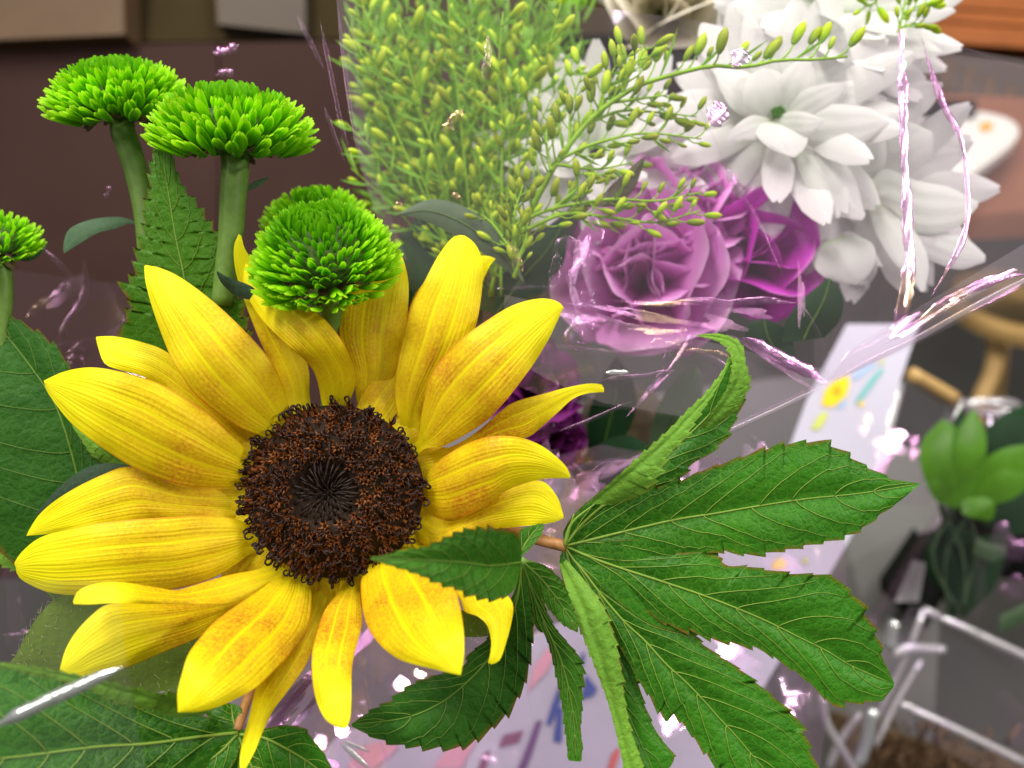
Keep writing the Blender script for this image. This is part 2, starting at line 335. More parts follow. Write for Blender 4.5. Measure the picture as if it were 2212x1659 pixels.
# ================================================================== sunflower
SF = thing('sunflower', 'large yellow sunflower with dark brown centre, biggest flower in front', 'sunflower', P1(712, 1065, 60))
def surf_lr(L, R, zz, n, m, bulge, tilt, ridge=0, edge=0, curl=0):
    L = cr(L, n); R = cr(R, n); t = np.linspace(0, 1, n)[:, None]; s = np.linspace(0, 1, m)[None]
    X = L[:, None, 0]*(1-s)+R[:, None, 0]*s; Y = L[:, None, 1]*(1-s)+R[:, None, 1]*s
    wd = np.linalg.norm(L-R, axis=1)[:, None]
    zt = np.interp(np.linspace(0, 1, n), np.linspace(0, 1, len(zz)), zz)
    k = np.ones(7)/7; zt = np.convolve(np.pad(zt, 3, 'edge'), k, 'valid')[:, None]
    q = 2*s-1
    Zz = zt-bulge*wd*(1-q*q)+tilt*wd*q*.5-ridge*wd*np.cos(3*np.pi*q)*(1-.6*t)*np.minimum(1, 6*(1-t))+edge*wd*np.abs(q)**3
    return np.stack([X, Y, Zz], 2).reshape(-1, 3), np.stack([np.broadcast_to(t, X.shape), np.broadcast_to(s, X.shape)], 2).reshape(-1, 2)
petals = [  # left outline, right outline (both base to tip), depths, bulge, tilt
 ('A', Z(4, [(1750, 1330), (1600, 1262), (1480, 1215), (1330, 1120), (1200, 1010), (1110, 880), (1040, 750), (950, 510), (900, 330), (889, 222)]), Z(4, [(1820, 1230), (1785, 1130), (1775, 1060), (1730, 920), (1660, 790), (1530, 640), (1330, 450), (1130, 300), (1000, 235), (900, 213)]), (45, 5, -25, -10, 15), .10, .1),
 ('B', Z(4, [(1600, 1600), (1500, 1575), (1420, 1582), (1260, 1587), (1100, 1570), (950, 1520), (800, 1450), (600, 1320), (430, 1180), (300, 1010), (272, 938)]), Z(4, [(1640, 1450), (1540, 1400), (1500, 1330), (1400, 1240), (1260, 1110), (1100, 1010), (950, 930), (740, 870), (560, 845), (400, 870), (271, 926)]), (45, 0, -35, -30, 0), .10, -.1),
 ('C', Z(4, [(1700, 1420), (1500, 1350), (1300, 1190), (1100, 1030), (900, 910), (700, 850), (640, 815), (605, 720), (592, 668)]), Z(4, [(1760, 1330), (1600, 1280), (1400, 1100), (1200, 900), (1030, 750), (880, 690), (720, 655), (640, 653), (594, 656)]), (70, 60, 50, 45, 60), .06, .1),
 ('D1', Z(4, [(1850, 1180), (1780, 1080), (1720, 920), (1640, 760), (1570, 600), (1510, 440), (1465, 300), (1445, 190), (1445, 90), (1474, 22)]), Z(4, [(1920, 1120), (1910, 1000), (1905, 850), (1850, 700), (1760, 560), (1680, 420), (1610, 280), (1560, 190), (1510, 110), (1490, 35)]), (75, 80, 85, 90, 60), .08, .15),
 ('D2', Z(4, [(2010, 1130), (1985, 1060), (1970, 980), (1940, 880), (1880, 800), (1800, 730), (1700, 640), (1600, 530), (1530, 410), (1502, 300), (1514, 206)]), Z(4, [(2120, 1130), (2160, 1050), (2195, 950), (2190, 850), (2140, 730), (2060, 610), (1950, 500), (1800, 410), (1650, 350), (1570, 290), (1530, 210)]), (50, 10, -25, -10, 60, 75), .10, -.25),
 ('E', Z(5, [(340, 1150), (305, 1040), (290, 900), (250, 780), (200, 650), (202, 500), (240, 350), (380, 200), (560, 125)]), Z(5, [(430, 1150), (440, 1040), (530, 900), (580, 750), (610, 600), (625, 450), (625, 320), (600, 200), (567, 127)]), (70, 85, 100, 120, 140), .08, .1),
 ('E2', Z(5, [(540, 1180), (560, 1000), (600, 700), (630, 480), (710, 335), (900, 200), (1085, 155), (1160, 172)]), Z(5, [(700, 1180), (800, 900), (960, 600), (1090, 300), (1130, 215), (1162, 178)]), (80, 110, 130, 130, 110), .05, .1),
 ('F', Z(5, [(600, 1300), (550, 1080), (540, 960), (560, 800), (600, 620), (650, 450), (720, 320), (800, 170), (880, 60), (930, 30), (973, 32)]), Z(5, [(690, 1300), (700, 1150), (800, 1000), (950, 800), (1040, 590), (1075, 400), (1085, 250), (1070, 150), (1030, 75), (979, 36)]), (60, 45, 30, 35, 50), .10, .1),
 ('G', Z(5, [(650, 1340), (685, 1280), (700, 1160), (720, 1050), (745, 930), (830, 790), (950, 670), (1080, 575), (1250, 470), (1400, 425), (1500, 424), (1560, 448), (1583, 476)]), Z(5, [(670, 1400), (730, 1345), (820, 1340), (960, 1270), (1100, 1180), (1200, 1080), (1290, 970), (1400, 820), (1480, 690), (1530, 590), (1580, 482)]), (45, 5, -25, -15, 20), .10, -.05),
 ('H', Z(5, [(680, 1400), (760, 1365), (900, 1330), (1050, 1240), (1200, 1110), (1290, 1055), (1450, 1010), (1600, 970), (1740, 945), (1820, 952), (1832, 975)]), Z(5, [(700, 1480), (780, 1450), (950, 1370), (1150, 1300), (1350, 1280), (1450, 1210), (1550, 1120), (1640, 1040), (1730, 1006), (1832, 998)]), (60, 40, 25, 30, 10), .06, .2),
 ('I', Z(5, [(700, 1580), (740, 1500), (800, 1430), (900, 1360), (1020, 1300), (1150, 1270), (1300, 1275), (1430, 1320), (1530, 1390), (1600, 1460), (1626, 1518)]), [(895, 1070), (905, 1088), (930, 1110), (960, 1121), (995, 1116), (1030, 1103), (1062, 1088), (1090, 1062), (1130, 1045), (1180, 1034), (1230, 1033)], (45, 0, -35, -35, -10), .14, .2),
 ('J', [(900, 1105), (920, 1110), (980, 1125), (1040, 1090), (1100, 1055), (1167, 1038), (1203, 1072), (1217, 1112)], Z(8, [(580, 130), (625, 170), (690, 262), (760, 280), (900, 235), (1060, 195), (1300, 170), (1450, 155), (1530, 140), (1582, 116)]), (60, 45, 20, 15, 25), .10, -.1),
 ('K', Z(8, [(420, 260), (360, 380), (335, 470), (330, 560), (345, 700), (380, 800), (450, 900), (560, 985), (700, 1030), (830, 1060), (943, 1086)]), Z(8, [(520, 240), (560, 285), (680, 310), (800, 400), (900, 520), (940, 640), (965, 800), (968, 950), (949, 1080)]), (50, -40, -170, -270, -310), .12, -.1),
 ('K2', Z(8, [(620, 250), (800, 440), (935, 600), (970, 692), (1050, 722), (1110, 780), (1135, 870), (1130, 950), (1116, 1008)]), Z(8, [(720, 200), (900, 380), (1060, 480), (1200, 560), (1268, 640), (1265, 740), (1230, 880), (1190, 990), (1138, 1020)]), (65, 10, -80, -160, -200), .08, .15),
 ('L', Z(8, [(210, 420), (190, 570), (110, 680), (60, 820), (30, 950), (30, 1080), (50, 1220), (100, 1340), (160, 1395), (228, 1415)]), Z(8, [(300, 420), (322, 500), (330, 620), (340, 750), (320, 850), (290, 960), (275, 1080), (272, 1250), (265, 1350), (243, 1413)]), (55, -20, -130, -220, -260), .14, .1),
 ('M', Z(7, [(1960, 500), (1900, 700), (1800, 850), (1700, 960), (1600, 1120), (1570, 1190), (1540, 1330), (1500, 1480), (1480, 1600), (1482, 1715)]), Z(7, [(2040, 490), (2040, 600), (1990, 760), (1900, 1000), (1780, 1180), (1690, 1300), (1620, 1440), (1580, 1540), (1540, 1620), (1490, 1715)]), (70, 25, -60, -170, -250), .10, .3),
 ('N', Z(7, [(1760, 430), (1640, 530), (1480, 640), (1330, 750), (1230, 860), (1160, 960), (1120, 1090), (1095, 1200), (1098, 1312)]), Z(7, [(1870, 440), (1905, 520), (1925, 600), (1900, 800), (1820, 920), (1700, 1050), (1570, 1170), (1400, 1260), (1250, 1308), (1106, 1316)]), (45, -30, -150, -250, -290), .12, .1),
 ('O', Z(7, [(1620, 500), (1500, 600), (1300, 632), (1050, 640), (820, 640), (660, 650), (560, 720), (460, 830), (400, 940), (366, 1060)]), Z(7, [(1700, 540), (1560, 640), (1440, 720), (1210, 860), (1040, 930), (880, 1000), (760, 1045), (640, 1070), (500, 1100), (376, 1086)]), (65, 20, -60, -130, -170), .10, .15),
 ('P', Z(7, [(1700, 390), (1600, 430), (1400, 470), (1200, 530), (1080, 560), (950, 540), (720, 510), (560, 530), (480, 570), (451, 630)]), Z(7, [(1790, 450), (1740, 500), (1600, 570), (1440, 640), (1240, 645), (1000, 648), (700, 642), (560, 650), (455, 648)]), (50, 0, -80, -160, -190), .12, -.35),
 ('Q', Z(7, [(1620, 220), (1560, 180), (1480, 130), (1350, 105), (1200, 98), (1060, 110), (860, 122), (600, 150), (400, 190), (240, 240), (130, 330), (88, 395)]), Z(7, [(1620, 320), (1540, 340), (1480, 385), (1370, 460), (1240, 515), (1080, 555), (900, 570), (700, 585), (480, 594), (300, 575), (160, 515), (108, 470), (96, 415)]), (50, 5, -35, -45, -20), .10, .05),
 ('R', Z(4, [(1560, 1560), (1450, 1575), (1350, 1590), (1150, 1585), (1000, 1540), (850, 1470), (760, 1460), (650, 1500), (500, 1570), (350, 1660), (250, 1745), (190, 1830), (163, 1884)]), Z(7, [(1560, 120), (1480, 140), (1400, 130), (1200, 110), (900, 130), (600, 170), (430, 202), (280, 217), (170, 226)]), (65, 45, 15, 5, 25), .08, -.1),
]
for nm, L, R, zz, bu, ti in petals:
    v, uv = surf_lr(L, R, (zz[0]+40, zz[1]+18)+tuple(zz[2:]), 44, 15, bu, ti, .016)
    jit = rng.normal(0, 1, 4); x, y = v[:, 0], v[:, 1]; q = np.abs(2*uv[:, 1]-1); sgn = np.sign(uv[:, 1]-.5)
    v[:, 2] += (6*np.sin(uv[:, 0]*13+jit[2]*4+sgn)+3*np.sin(uv[:, 0]*31+jit[3]*4-sgn*2))*q**3*np.minimum(1, 5*(1-uv[:, 0]))
    v[:, 2] += 4*np.sin(x*.021+jit[0]*3)*np.cos(y*.018+jit[1]*3)
    mk('petal', P(v), gridf(44, 15), M['petal'], SF, uv)
for k in range(15):
    a = k*2*math.pi/15+.2
    if math.radians(78) < a % (2*math.pi) < math.radians(112): continue
    ca, sa = math.cos(a), -math.sin(a); b0 = np.array([709+150*ca, 1063+140*sa]); t0 = np.array([709+345*ca, 1063+320*sa]); nn = np.array([-sa, ca])
    L_ = [b0-nn*34, (b0+t0)/2-nn*52, t0-nn*20]; R_ = [b0+nn*34, (b0+t0)/2+nn*52, t0+nn*20]
    v, uv = surf_lr(L_, R_, (85, 95, 130), 20, 11, .08, .1, .016); uv[:, 0] *= .5; mk('petal', P(v), gridf(20, 11), M['petal'], SF, uv)
# disc
AX = camdir((-.10, .06, 1)); Xd = camdir((1, 0, .1)); Xd = (Xd-AX*Xd.dot(AX)).normalized(); Yd = AX.cross(Xd)
DC = P1(709, 1063, 20); DRX, DRY = .0195, .0184
def disc_pt(r, a):
    h = .0062*(1-r**2.2)-.0056*math.exp(-(r/.34)**2)*1.1
    return DC+Xd*(DRX*r*math.cos(a))+Yd*(DRY*r*math.sin(a))+AX*(h-.0025)
n1, m1 = 22, 48; v = []; f = []
for i in range(n1):
    for j in range(m1): v.append(disc_pt(i/(n1-1)*1.04, j*2*math.pi/m1))
for i in range(n1-1):
    for j in range(m1): k = (j+1) % m1; f.append((i*m1+j, i*m1+k, (i+1)*m1+k, (i+1)*m1+j))
for j in range(m1): v.append(DC+Xd*(DRX*1.0*math.cos(j*2*math.pi/m1))+Yd*(DRY*math.sin(j*2*math.pi/m1))-AX*.008)
for j in range(m1): k = (j+1) % m1; f.append(((n1-1)*m1+j, (n1-1)*m1+k, n1*m1+k, n1*m1+j))
mk('disc', v, f, M['disc'], SF)
# disc floret meshes (unit: 1 mm along z), several shapes
def floret_mesh(k, curl=1.0, star=1.0, hgt=1.0):
    r_ = np.random.default_rng(k+50); J = Join(); mats = []
    h = 1.1*hgt
    a = np.linspace(0, 2*np.pi, 6)[:-1]+r_.uniform(0, 6)
    ring0 = np.stack([.32*np.cos(a), .32*np.sin(a), 0*a], 1); ring1 = np.stack([.42*np.cos(a), .42*np.sin(a), h+0*a], 1)
    J.add(np.vstack([ring0, ring1]), [(i, (i+1) % 5, 5+(i+1) % 5, 5+i) for i in range(5)])
    mats += [0]*5
    if star:
        for i in range(5):          # pointed corolla teeth
            b0 = np.array([.42*np.cos(a[i]-.5), .42*np.sin(a[i]-.5), h]); b1 = np.array([.42*np.cos(a[i]+.5), .42*np.sin(a[i]+.5), h])
            o_ = r_.uniform(.7, 1.0)*star; tp = np.array([o_*np.cos(a[i]), o_*np.sin(a[i]), h+.35])
            J.add([b0, b1, tp], [(0, 1, 2)]); mats.append(0)
    if curl:
        for sgn in (1, -1)[:2 if r_.random() < .75 else 1]:
            th = np.linspace(0, np.pi*(1.15+.5*r_.random())*curl, 9); ph = r_.uniform(0, 6.28) if sgn == 1 else ph+np.pi+r_.normal(0, .4)
            R_ = .48*r_.uniform(.8, 1.3)
            x = R_*(1-np.cos(th))*.95; z = h+.5*r_.uniform(.6, 1.3)+R_*np.sin(th)
            p = np.stack([x*np.cos(ph), x*np.sin(ph), z], 1); p = np.vstack([[0, 0, h*.5], p])
            v_, f_ = tube(p, np.r_[.17, np.linspace(.19, .14, 9)], 5); J.add(v_, f_); mats += [1]*len(f_)
    V = np.vstack(J.v)*.00105
    me = mesh('disc_floret', V, J.f); me.materials.append(M['corolla']); me.materials.append(M['stigma'])
    me.polygons.foreach_set('material_index', mats); return me
FM = [floret_mesh(k, *q) for k, q in enumerate([(1, 1, 1), (.85, 1, 1.1), (1.1, .9, .9), (0, 1.25, 1), (.9, 1, 1.2), (0, 1.2, .8)])]
def bud_mesh():
    p = np.array([(0, 0, 0), (0, 0, .5), (.1, 0, 1.1), (.35, 0, 1.8), (.7, 0, 2.3)])*.00095
    v_, f_ = tube(p, np.array([.26, .30, .26, .17, .05])*.00095, 6); me = mesh('disc_bud', v_, f_); me.materials.append(M['discbud']); return me
BM = bud_mesh()
NF = 560; fl_list = []
for i in range(NF):
    r = math.sqrt((i+.5)/NF); a = i*2.39996+rng.normal(0, .05); fl_list.append((r, a))
J = Join(); cnt = 0
order = sorted(range(NF), key=lambda i: -fl_list[i][0])
for q, i in enumerate(order):
    r, a = fl_list[i]; p = disc_pt(r, a); e = 1e-3
    nr = (disc_pt(min(r+.02, 1.03), a)-disc_pt(max(r-.02, .001), a)).normalized(); tn = AX.cross(nr).normalized(); nn = nr.cross(tn).normalized()
    if nn.dot(AX) < 0: nn = -nn
    out = (Xd*math.cos(a)+Yd*math.sin(a)).normalized()
    if r > .40:
        lean = (.25+.95*max(0, r-.72)/.28)*rng.uniform(.7, 1.2); d = (nn+out*lean+Vector(rng.normal(0, .16, 3))).normalized(); me = FM[int(rng.integers(0, 6)) if r < .95 else int(rng.integers(0, 3))]; s = rng.uniform(.9, 1.3)*(1.1 if r > .85 else 1)
    else:
        d = (nn*.8-out*(.3+.9*r)+Vector(rng.normal(0, .08, 3))).normalized(); me = BM; s = .8+1.2*r
    if r > .40: x = d.orthogonal().normalized(); x.rotate(Matrix.Rotation(rng.uniform(0, 6.28), 3, d))
    else: x = (-out-d*(-out).dot(d)).normalized()
    Rm = Matrix((x, d.cross(x), d)).transposed().to_4x4(); mw = Matrix.Translation(p) @ Rm @ Matrix.Diagonal((s, s, s, 1))
    if q < 300 :
        o = add('disc_floret', me, None, SF); o.matrix_basis = Matrix.Translation(-SF.location) @ mw
    else:
        vv = np.array([mw @ vt.co for vt in me.vertices]); ff = [tuple(pp.vertices) for pp in me.polygons]
        mi = [pp.material_index for pp in me.polygons]
        if not hasattr(J, 'mi'): J.mi = []
        J.mi += [2 if me is BM else x_ for x_ in mi]; J.add(vv, ff)
io = mk('inner_florets', np.vstack(J.v), J.f, [M['corolla'], M['stigma'], M['discbud']], SF); io['kind'] = 'stuff'
io.data.polygons.foreach_set('material_index', J.mi)
# the sunflower's stem, and downy bract-like leaf under the lower left petals
v, f = tube(P(cr([(700, 1080, 95), (600, 1230, 330), (420, 1450, 520), (250, 1750, 600)], 16)), .0045, 10); mk('stem', v, f, M['stem'], SF)
def hairy_leaf(L, R, zz, parent, nh=260):
    n, m = 30, 12; v, uv = surf_lr(L, R, zz, n, m, .05, .1); o = mk('downy_leaf', P(v), gridf(n, m), M['hairy'], parent, uv)
    J = Join(); g = v.reshape(n, m, 3)
    for q in range(nh):
        side = rng.random() < .62
        i = int(rng.integers(1, n-1)); j = (0 if rng.random() < .6 else m-1) if side else int(rng.integers(0, m))
        b0 = g[i, j]; d = (g[i, 0]-g[i, m-1]) if j == 0 else (g[i, m-1]-g[i, 0]); d = d/(np.linalg.norm(d)+1e-6)
        l = rng.uniform(6, 15); t_ = g[min(i+1, n-1), j]-g[i-1, j]; t_ = t_/(np.linalg.norm(t_)+1e-6); dd = d*rng.uniform(.4, 1)+t_*rng.normal(0, .6)
        pts = np.array([b0+(0, 0, -1), b0+dd*l*.5+(0, 0, -5*rng.random()-2), b0+dd*l+t_*rng.normal(0, 4)+(0, 0, -3)])
        v_, f_ = tube(P(pts), np.array([.6, .5, .25])*6e-5, 3, False); J.add(v_, f_)
    h = J.build('down', M['hair'], o); h['kind'] = 'stuff'
hairy_leaf(Z(7, [(1300, 700), (900, 620), (600, 580), (400, 580), (260, 690), (160, 840), (100, 960), (62, 1005)]), Z(7, [(1400, 800), (1250, 900), (1120, 1100), (1060, 1165), (900, 1195), (700, 1140), (400, 1110), (150, 1040), (70, 1010)]), (70, 60, 40, 50, 30), SF)
hairy_leaf(Z(8, [(750, 500), (900, 660), (1000, 700), (1110, 760), (1150, 830)]), Z(8, [(700, 700), (820, 800), (950, 845), (1060, 850), (1140, 838)]), (90, 80, 70), SF, 90)

# ================================================================== hibiscus-type leaves
def lobe(parent, ax, L, R, zz, mat, vein, teeth=9, amp=.16, n=132, m=17, valley=.10, pucker=.010, nv=7, tilt=0, curv=0, veins=True, name='lobe', vr=3.6, fwd=.8, bend=0):
    """one leaf lobe: axis and both outlines base to tip; toothed rim, sunken midrib, raised panels between side veins"""
    teeth = int(teeth*1.6); amp *= .85
    ax = cr(ax, n); L = cr(L, n); R = cr(R, n); t = np.linspace(0, 1, n)
    def tooth(seed):
        r_ = np.random.default_rng(seed); k = t*teeth+r_.uniform(0, 1); a_ = r_.uniform(.55, 1.25, teeth+3)
        return ((k % 1)**1.3*a_[k.astype(int)]-.35)*np.clip(t*7-.6, 0, 1)
    T = np.gradient(ax, axis=0); T /= np.linalg.norm(T, axis=1)[:, None]+1e-9
    sd = int(abs(ax[:, 0].sum())) % 10000
    wl = np.linalg.norm(L-ax, axis=1); wr = np.linalg.norm(R-ax, axis=1)
    def rim(E, wd, seed):
        tt = tooth(seed); ref = np.minimum(wd, 90)+12*np.clip((1-t)*5, 0, 1)
        d = (E-ax)/(wd[:, None]+1e-6); am = amp*ref
        return E+d*(am*tt)[:, None]+T*(fwd*am*(tt+.3)*np.clip((1-t)*9, 0, 1))[:, None]
    Lr = rim(L, wl, sd+1); Rr = rim(R, wr, sd+2)
    s = np.linspace(-1, 1, m); a = np.abs(s)[None, :, None]; E = np.where((s < 0)[None, :, None], Lr[:, None], Rr[:, None])
    XY = ax[:, None]*(1-a)+E*a
    zt = np.interp(t, np.linspace(0, 1, len(zz)), zz); zt = np.convolve(np.pad(zt, 5, 'edge'), np.ones(11)/11, 'valid')
    wd = np.where(s[None] < 0, wl[:, None], wr[:, None]); aa = np.abs(s)[None]
    ph = nv*(t[:, None]-.30*aa**1.4*(1-.3*t[:, None]))
    Zz = zt[:, None]-valley*wd*np.sin(np.minimum(aa*1.25, 1)*np.pi*.75)+curv*wd*aa**2+tilt*wd*s[None]-pucker*np.minimum(wd, 130)*3.2*np.abs(np.sin(np.pi*ph))**.7*np.clip(aa*4, 0, 1)*np.clip((1-aa)*3, .25, 1)+bend*(t[:, None]**2)
    V = np.dstack([XY, Zz]).reshape(-1, 3)
    uv = np.stack(np.broadcast_arrays(t[:, None], (s[None]+1)/2), 2).reshape(-1, 2)
    o = mk(name, P(V), gridf(n, m), mat, parent, uv)
    if veins:
        g = V.reshape(n, m, 3)
        def ev(tv, sv):
            i = np.clip(tv, 0, 1)*(n-1); j = (np.clip(sv, -1, 1)+1)/2*(m-1); i0 = np.minimum(i.astype(int), n-2); j0 = np.minimum(j.astype(int), m-2)
            fi = (i-i0)[:, None]; fj = (j-j0)[:, None]
            return g[i0, j0]*(1-fi)*(1-fj)+g[i0+1, j0]*fi*(1-fj)+g[i0, j0+1]*(1-fi)*fj+g[i0+1, j0+1]*fi*fj
        J = Join(); tv = np.linspace(0, .985, 40); p = ev(tv, 0*tv); p[:, 2] -= 1.0
        v_, f_ = tube(P(p), np.linspace(vr, vr*.3, 40)*1e-4, 6); J.add(v_, f_)
        r_ = np.random.default_rng(sd)
        for sg in (-1, 1):
            for k in range(1, nv+1):
                t0 = (k-.5+r_.normal(0, .08))/nv*.93; sv = np.linspace(0, .88, 14); tv = t0+.30*sv**1.4*(1-.3*t0)*1.05
                if t0 < .04: continue
                ok = tv < .99
                if ok.sum() < 5: continue
                p = ev(tv[ok], sg*sv[ok]); p[:, 2] -= 1.2
                v_, f_ = tube(P(p), np.linspace(vr*.36, vr*.14, ok.sum())*1e-4, 5); J.add(v_, f_)
        J.build('vein_network', vein, o)
    return o
# --- big palmate leaf at the right
LD = thing('palmate_leaf', 'big dark green five lobed toothed leaf right of the sunflower with pale veins', 'leaf', P1(1215, 1178, 40), 'toothed leaves around the sunflower')
cD = [(1219, 1180)]
lobe(LD, cD+Z(6, [(0, 1640), (300, 1590), (500, 1555), (720, 1520), (900, 1495), (1200, 1465), (1572, 1406)]),
     [(1222, 1150), (1290, 1095), (1380, 1060), (1440, 1045)]+Z(6, [(100, 1375), (250, 1310), (430, 1248), (560, 1210), (700, 1165), (870, 1142), (1000, 1160), (1100, 1215), (1200, 1275), (1360, 1362), (1460, 1388), (1572, 1403)]),
     [(1240, 1195), (1400, 1215), (1480, 1215)]+Z(9, [(310, 325), (420, 340), (540, 348), (700, 326), (850, 296), (1000, 265), (1150, 215), (1230, 170), (1310, 105), (1400, 45), (1452, 6)]), (60, 20, 0, 10, 30), M['leaf'], M['vein'], 11, .13, nv=8, valley=.10)
lobe(LD, cD+Z(9, [(-380, 390), (0, 515), (250, 600), (480, 690), (660, 770), (840, 860), (1000, 940), (1150, 1030), (1410, 1142)]),
     [(1240, 1172), (1330, 1195), (1440, 1192)]+Z(9, [(290, 342), (390, 410), (520, 412), (750, 452), (880, 458), (1030, 468), (1110, 540), (1190, 625), (1250, 745), (1310, 865), (1350, 1000), (1412, 1132)]),
     [(1230, 1200), (1330, 1260), (1420, 1340)]+Z(9, [(170, 825), (290, 868), (400, 890), (570, 925), (700, 1000), (830, 1090), (930, 1180), (1020, 1265), (1120, 1262), (1260, 1255), (1340, 1235), (1408, 1160)]), (60, 15, -15, -10, 10), M['leaf'], M['vein'], 11, .12, nv=8, valley=.10)
lobe(LD, cD+Z(8, [(1640, 370), (1700, 440), (1830, 610), (1960, 760), (2080, 870), (2212, 1015)])+Z(9, [(100, 1105), (210, 1215), (330, 1350), (420, 1445), (510, 1550), (680, 1750)]),
     [(1232, 1188), (1330, 1262), (1420, 1340)]+Z(9, [(165, 828), (250, 905), (370, 985), (500, 1078), (600, 1160), (690, 1235), (790, 1330), (860, 1450), (900, 1560), (920, 1700), (760, 1800)]),
     [(1222, 1200), (1290, 1320), (1350, 1420)]+Z(8, [(2040, 1118), (2085, 1180), (2150, 1285), (2212, 1360)])+Z(9, [(30, 1310), (110, 1400), (210, 1525), (330, 1660), (560, 1800)]), (60, 25, 5, 0, -10), M['leaf'], M['vein'], 11, .11, nv=8, valley=.10)
lobe(LD, cD+Z(8, [(1620, 400), (1690, 560), (1760, 760), (1840, 960), (1920, 1180), (2020, 1420), (2120, 1640), (2150, 1720)]),
     [(1225, 1195), (1290, 1310)]+Z(8, [(1960, 950), (2040, 1118), (2070, 1230), (2110, 1330), (2160, 1440), (2230, 1530), (2270, 1600), (2200, 1700)]),
     Z(8, [(1560, 350), (1560, 430), (1610, 600), (1690, 760), (1780, 980), (1850, 1200), (1930, 1500), (1990, 1660), (2080, 1740)]), (60, 35, 20, 10, 0), M['leaf'], M['vein_dim'], 8, .10, nv=6, tilt=-.15)
lobe(LD, Z(8, [(1570, 400), (1650, 560), (1730, 760), (1800, 960), (1860, 1180), (1930, 1420), (1990, 1640), (2010, 1720)]),     # its left rim folded over, paler underside
     Z(8, [(1600, 370), (1730, 520), (1830, 660), (1885, 800), (1920, 930), (1945, 1080), (1965, 1250), (2005, 1440), (2060, 1600), (2090, 1720)]),
     Z(8, [(1552, 390), (1600, 560), (1650, 720), (1730, 920), (1790, 1080), (1850, 1240), (1900, 1420), (1950, 1640), (1970, 1720)]), (40, -20, -40, -40, -40), M['leaf_under'], M['vein_dim'], 12, .16, nv=5, veins=False, name='folded_rim', valley=.2)
lobe(LD, cD+[(1270, 1120), (1380, 1030), (1470, 955), (1545, 880), (1590, 800), (1590, 760)],             # upper folded lobe, upper side
     [(1215, 1150), (1245, 1105), (1330, 1035), (1430, 945), (1500, 875), (1560, 805), (1580, 765)],
     [(1250, 1160), (1350, 1090), (1440, 1052)]+Z(6, [(90, 1370), (180, 1275), (260, 1235), (370, 1130), (420, 1035), (470, 930), (500, 800), (460, 650)]), (60, 30, 30, 40, 30), M['leaf'], M['vein'], 9, .12, nv=7)
lobe(LD, Z('A', [(900, 1365), (1270, 1070), (1530, 850), (1780, 590), (1930, 430), (2070, 220), (2120, 60)]),    # left half folded, underside
     Z('A', [(860, 1375), (1240, 1025), (1500, 795), (1750, 545), (1895, 405), (2045, 205), (2105, 55)]),
     Z('A', [(1080, 1385), (1340, 1290), (1470, 1150), (1570, 960), (1720, 800), (1790, 680), (1910, 500), (2030, 300), (2130, 90)]), (10, -40, -40, -30, -20), M['leaf_under'], M['vein_dim'], 11, .22, veins=False, name='folded_rim', valley=.12)
lobe(LD, Z(6, [(220, 1075), (340, 940), (430, 800), (460, 690), (450, 580), (400, 525), (300, 500), (192, 490)]),  # right rim rolled, underside, curling tip
     Z(6, [(190, 1080), (280, 960), (380, 810), (410, 690), (400, 620), (370, 565), (300, 518), (194, 494)]),
     Z(6, [(300, 1050), (430, 960), (490, 870), (525, 780), (500, 680), (480, 570), (430, 510), (330, 478), (196, 486)]), (0, -20, -30, -25, -20), M['leaf_under'], M['vein_dim'], 9, .2, veins=False, name='rolled_rim', valley=.1)
for e, zz in (([(1219, 1180), (1380, 1192), (1470, 1196), (1552, 1197)], (66, 26, 12, 8)), ([(1219, 1182), (1330, 1262), (1420, 1330), (1508, 1370)], (66, 28, 8, 0)), ([(1219, 1184), (1290, 1315), (1345, 1410), (1382, 1472)], (66, 42, 22, 18)), ([(1219, 1178), (1320, 1108), (1400, 1065), (1470, 1036)], (66, 38, 30, 26))):
    c_ = np.array(e); T_ = np.gradient(c_, axis=0); T_ = T_/np.linalg.norm(T_, axis=1)[:, None]; N_ = np.stack([T_[:, 1], -T_[:, 0]], 1); wv = np.array([6, 26, 22, 4.0])[:, None]
    lobe(LD, e, list(map(tuple, c_+N_*wv)), list(map(tuple, c_-N_*wv)), zz, M['leaf'], M['vein'], 1, 0, n=40, veins=False, name='web', valley=-.02, pucker=.004)
v, f = tube(P(cr([(1060, 1130, 160), (1153, 1162, 60), (1222, 1180, 30)], 14)), np.linspace(.0014, .0013, 14), 9); mk('petiole', v, f, M['petiole'], LD)
for e in ([(1219, 1180), (1235, 1130), (1290, 1085)], [(1219, 1180), (1228, 1150), (1240, 1110)]):
    v, f = tube(P([(a_, b_, 22) for a_, b_ in cr(e, 10)]), np.linspace(4e-4, 1.5e-4, 10), 6); mk('basal_vein', v, f, M['vein'], LD)
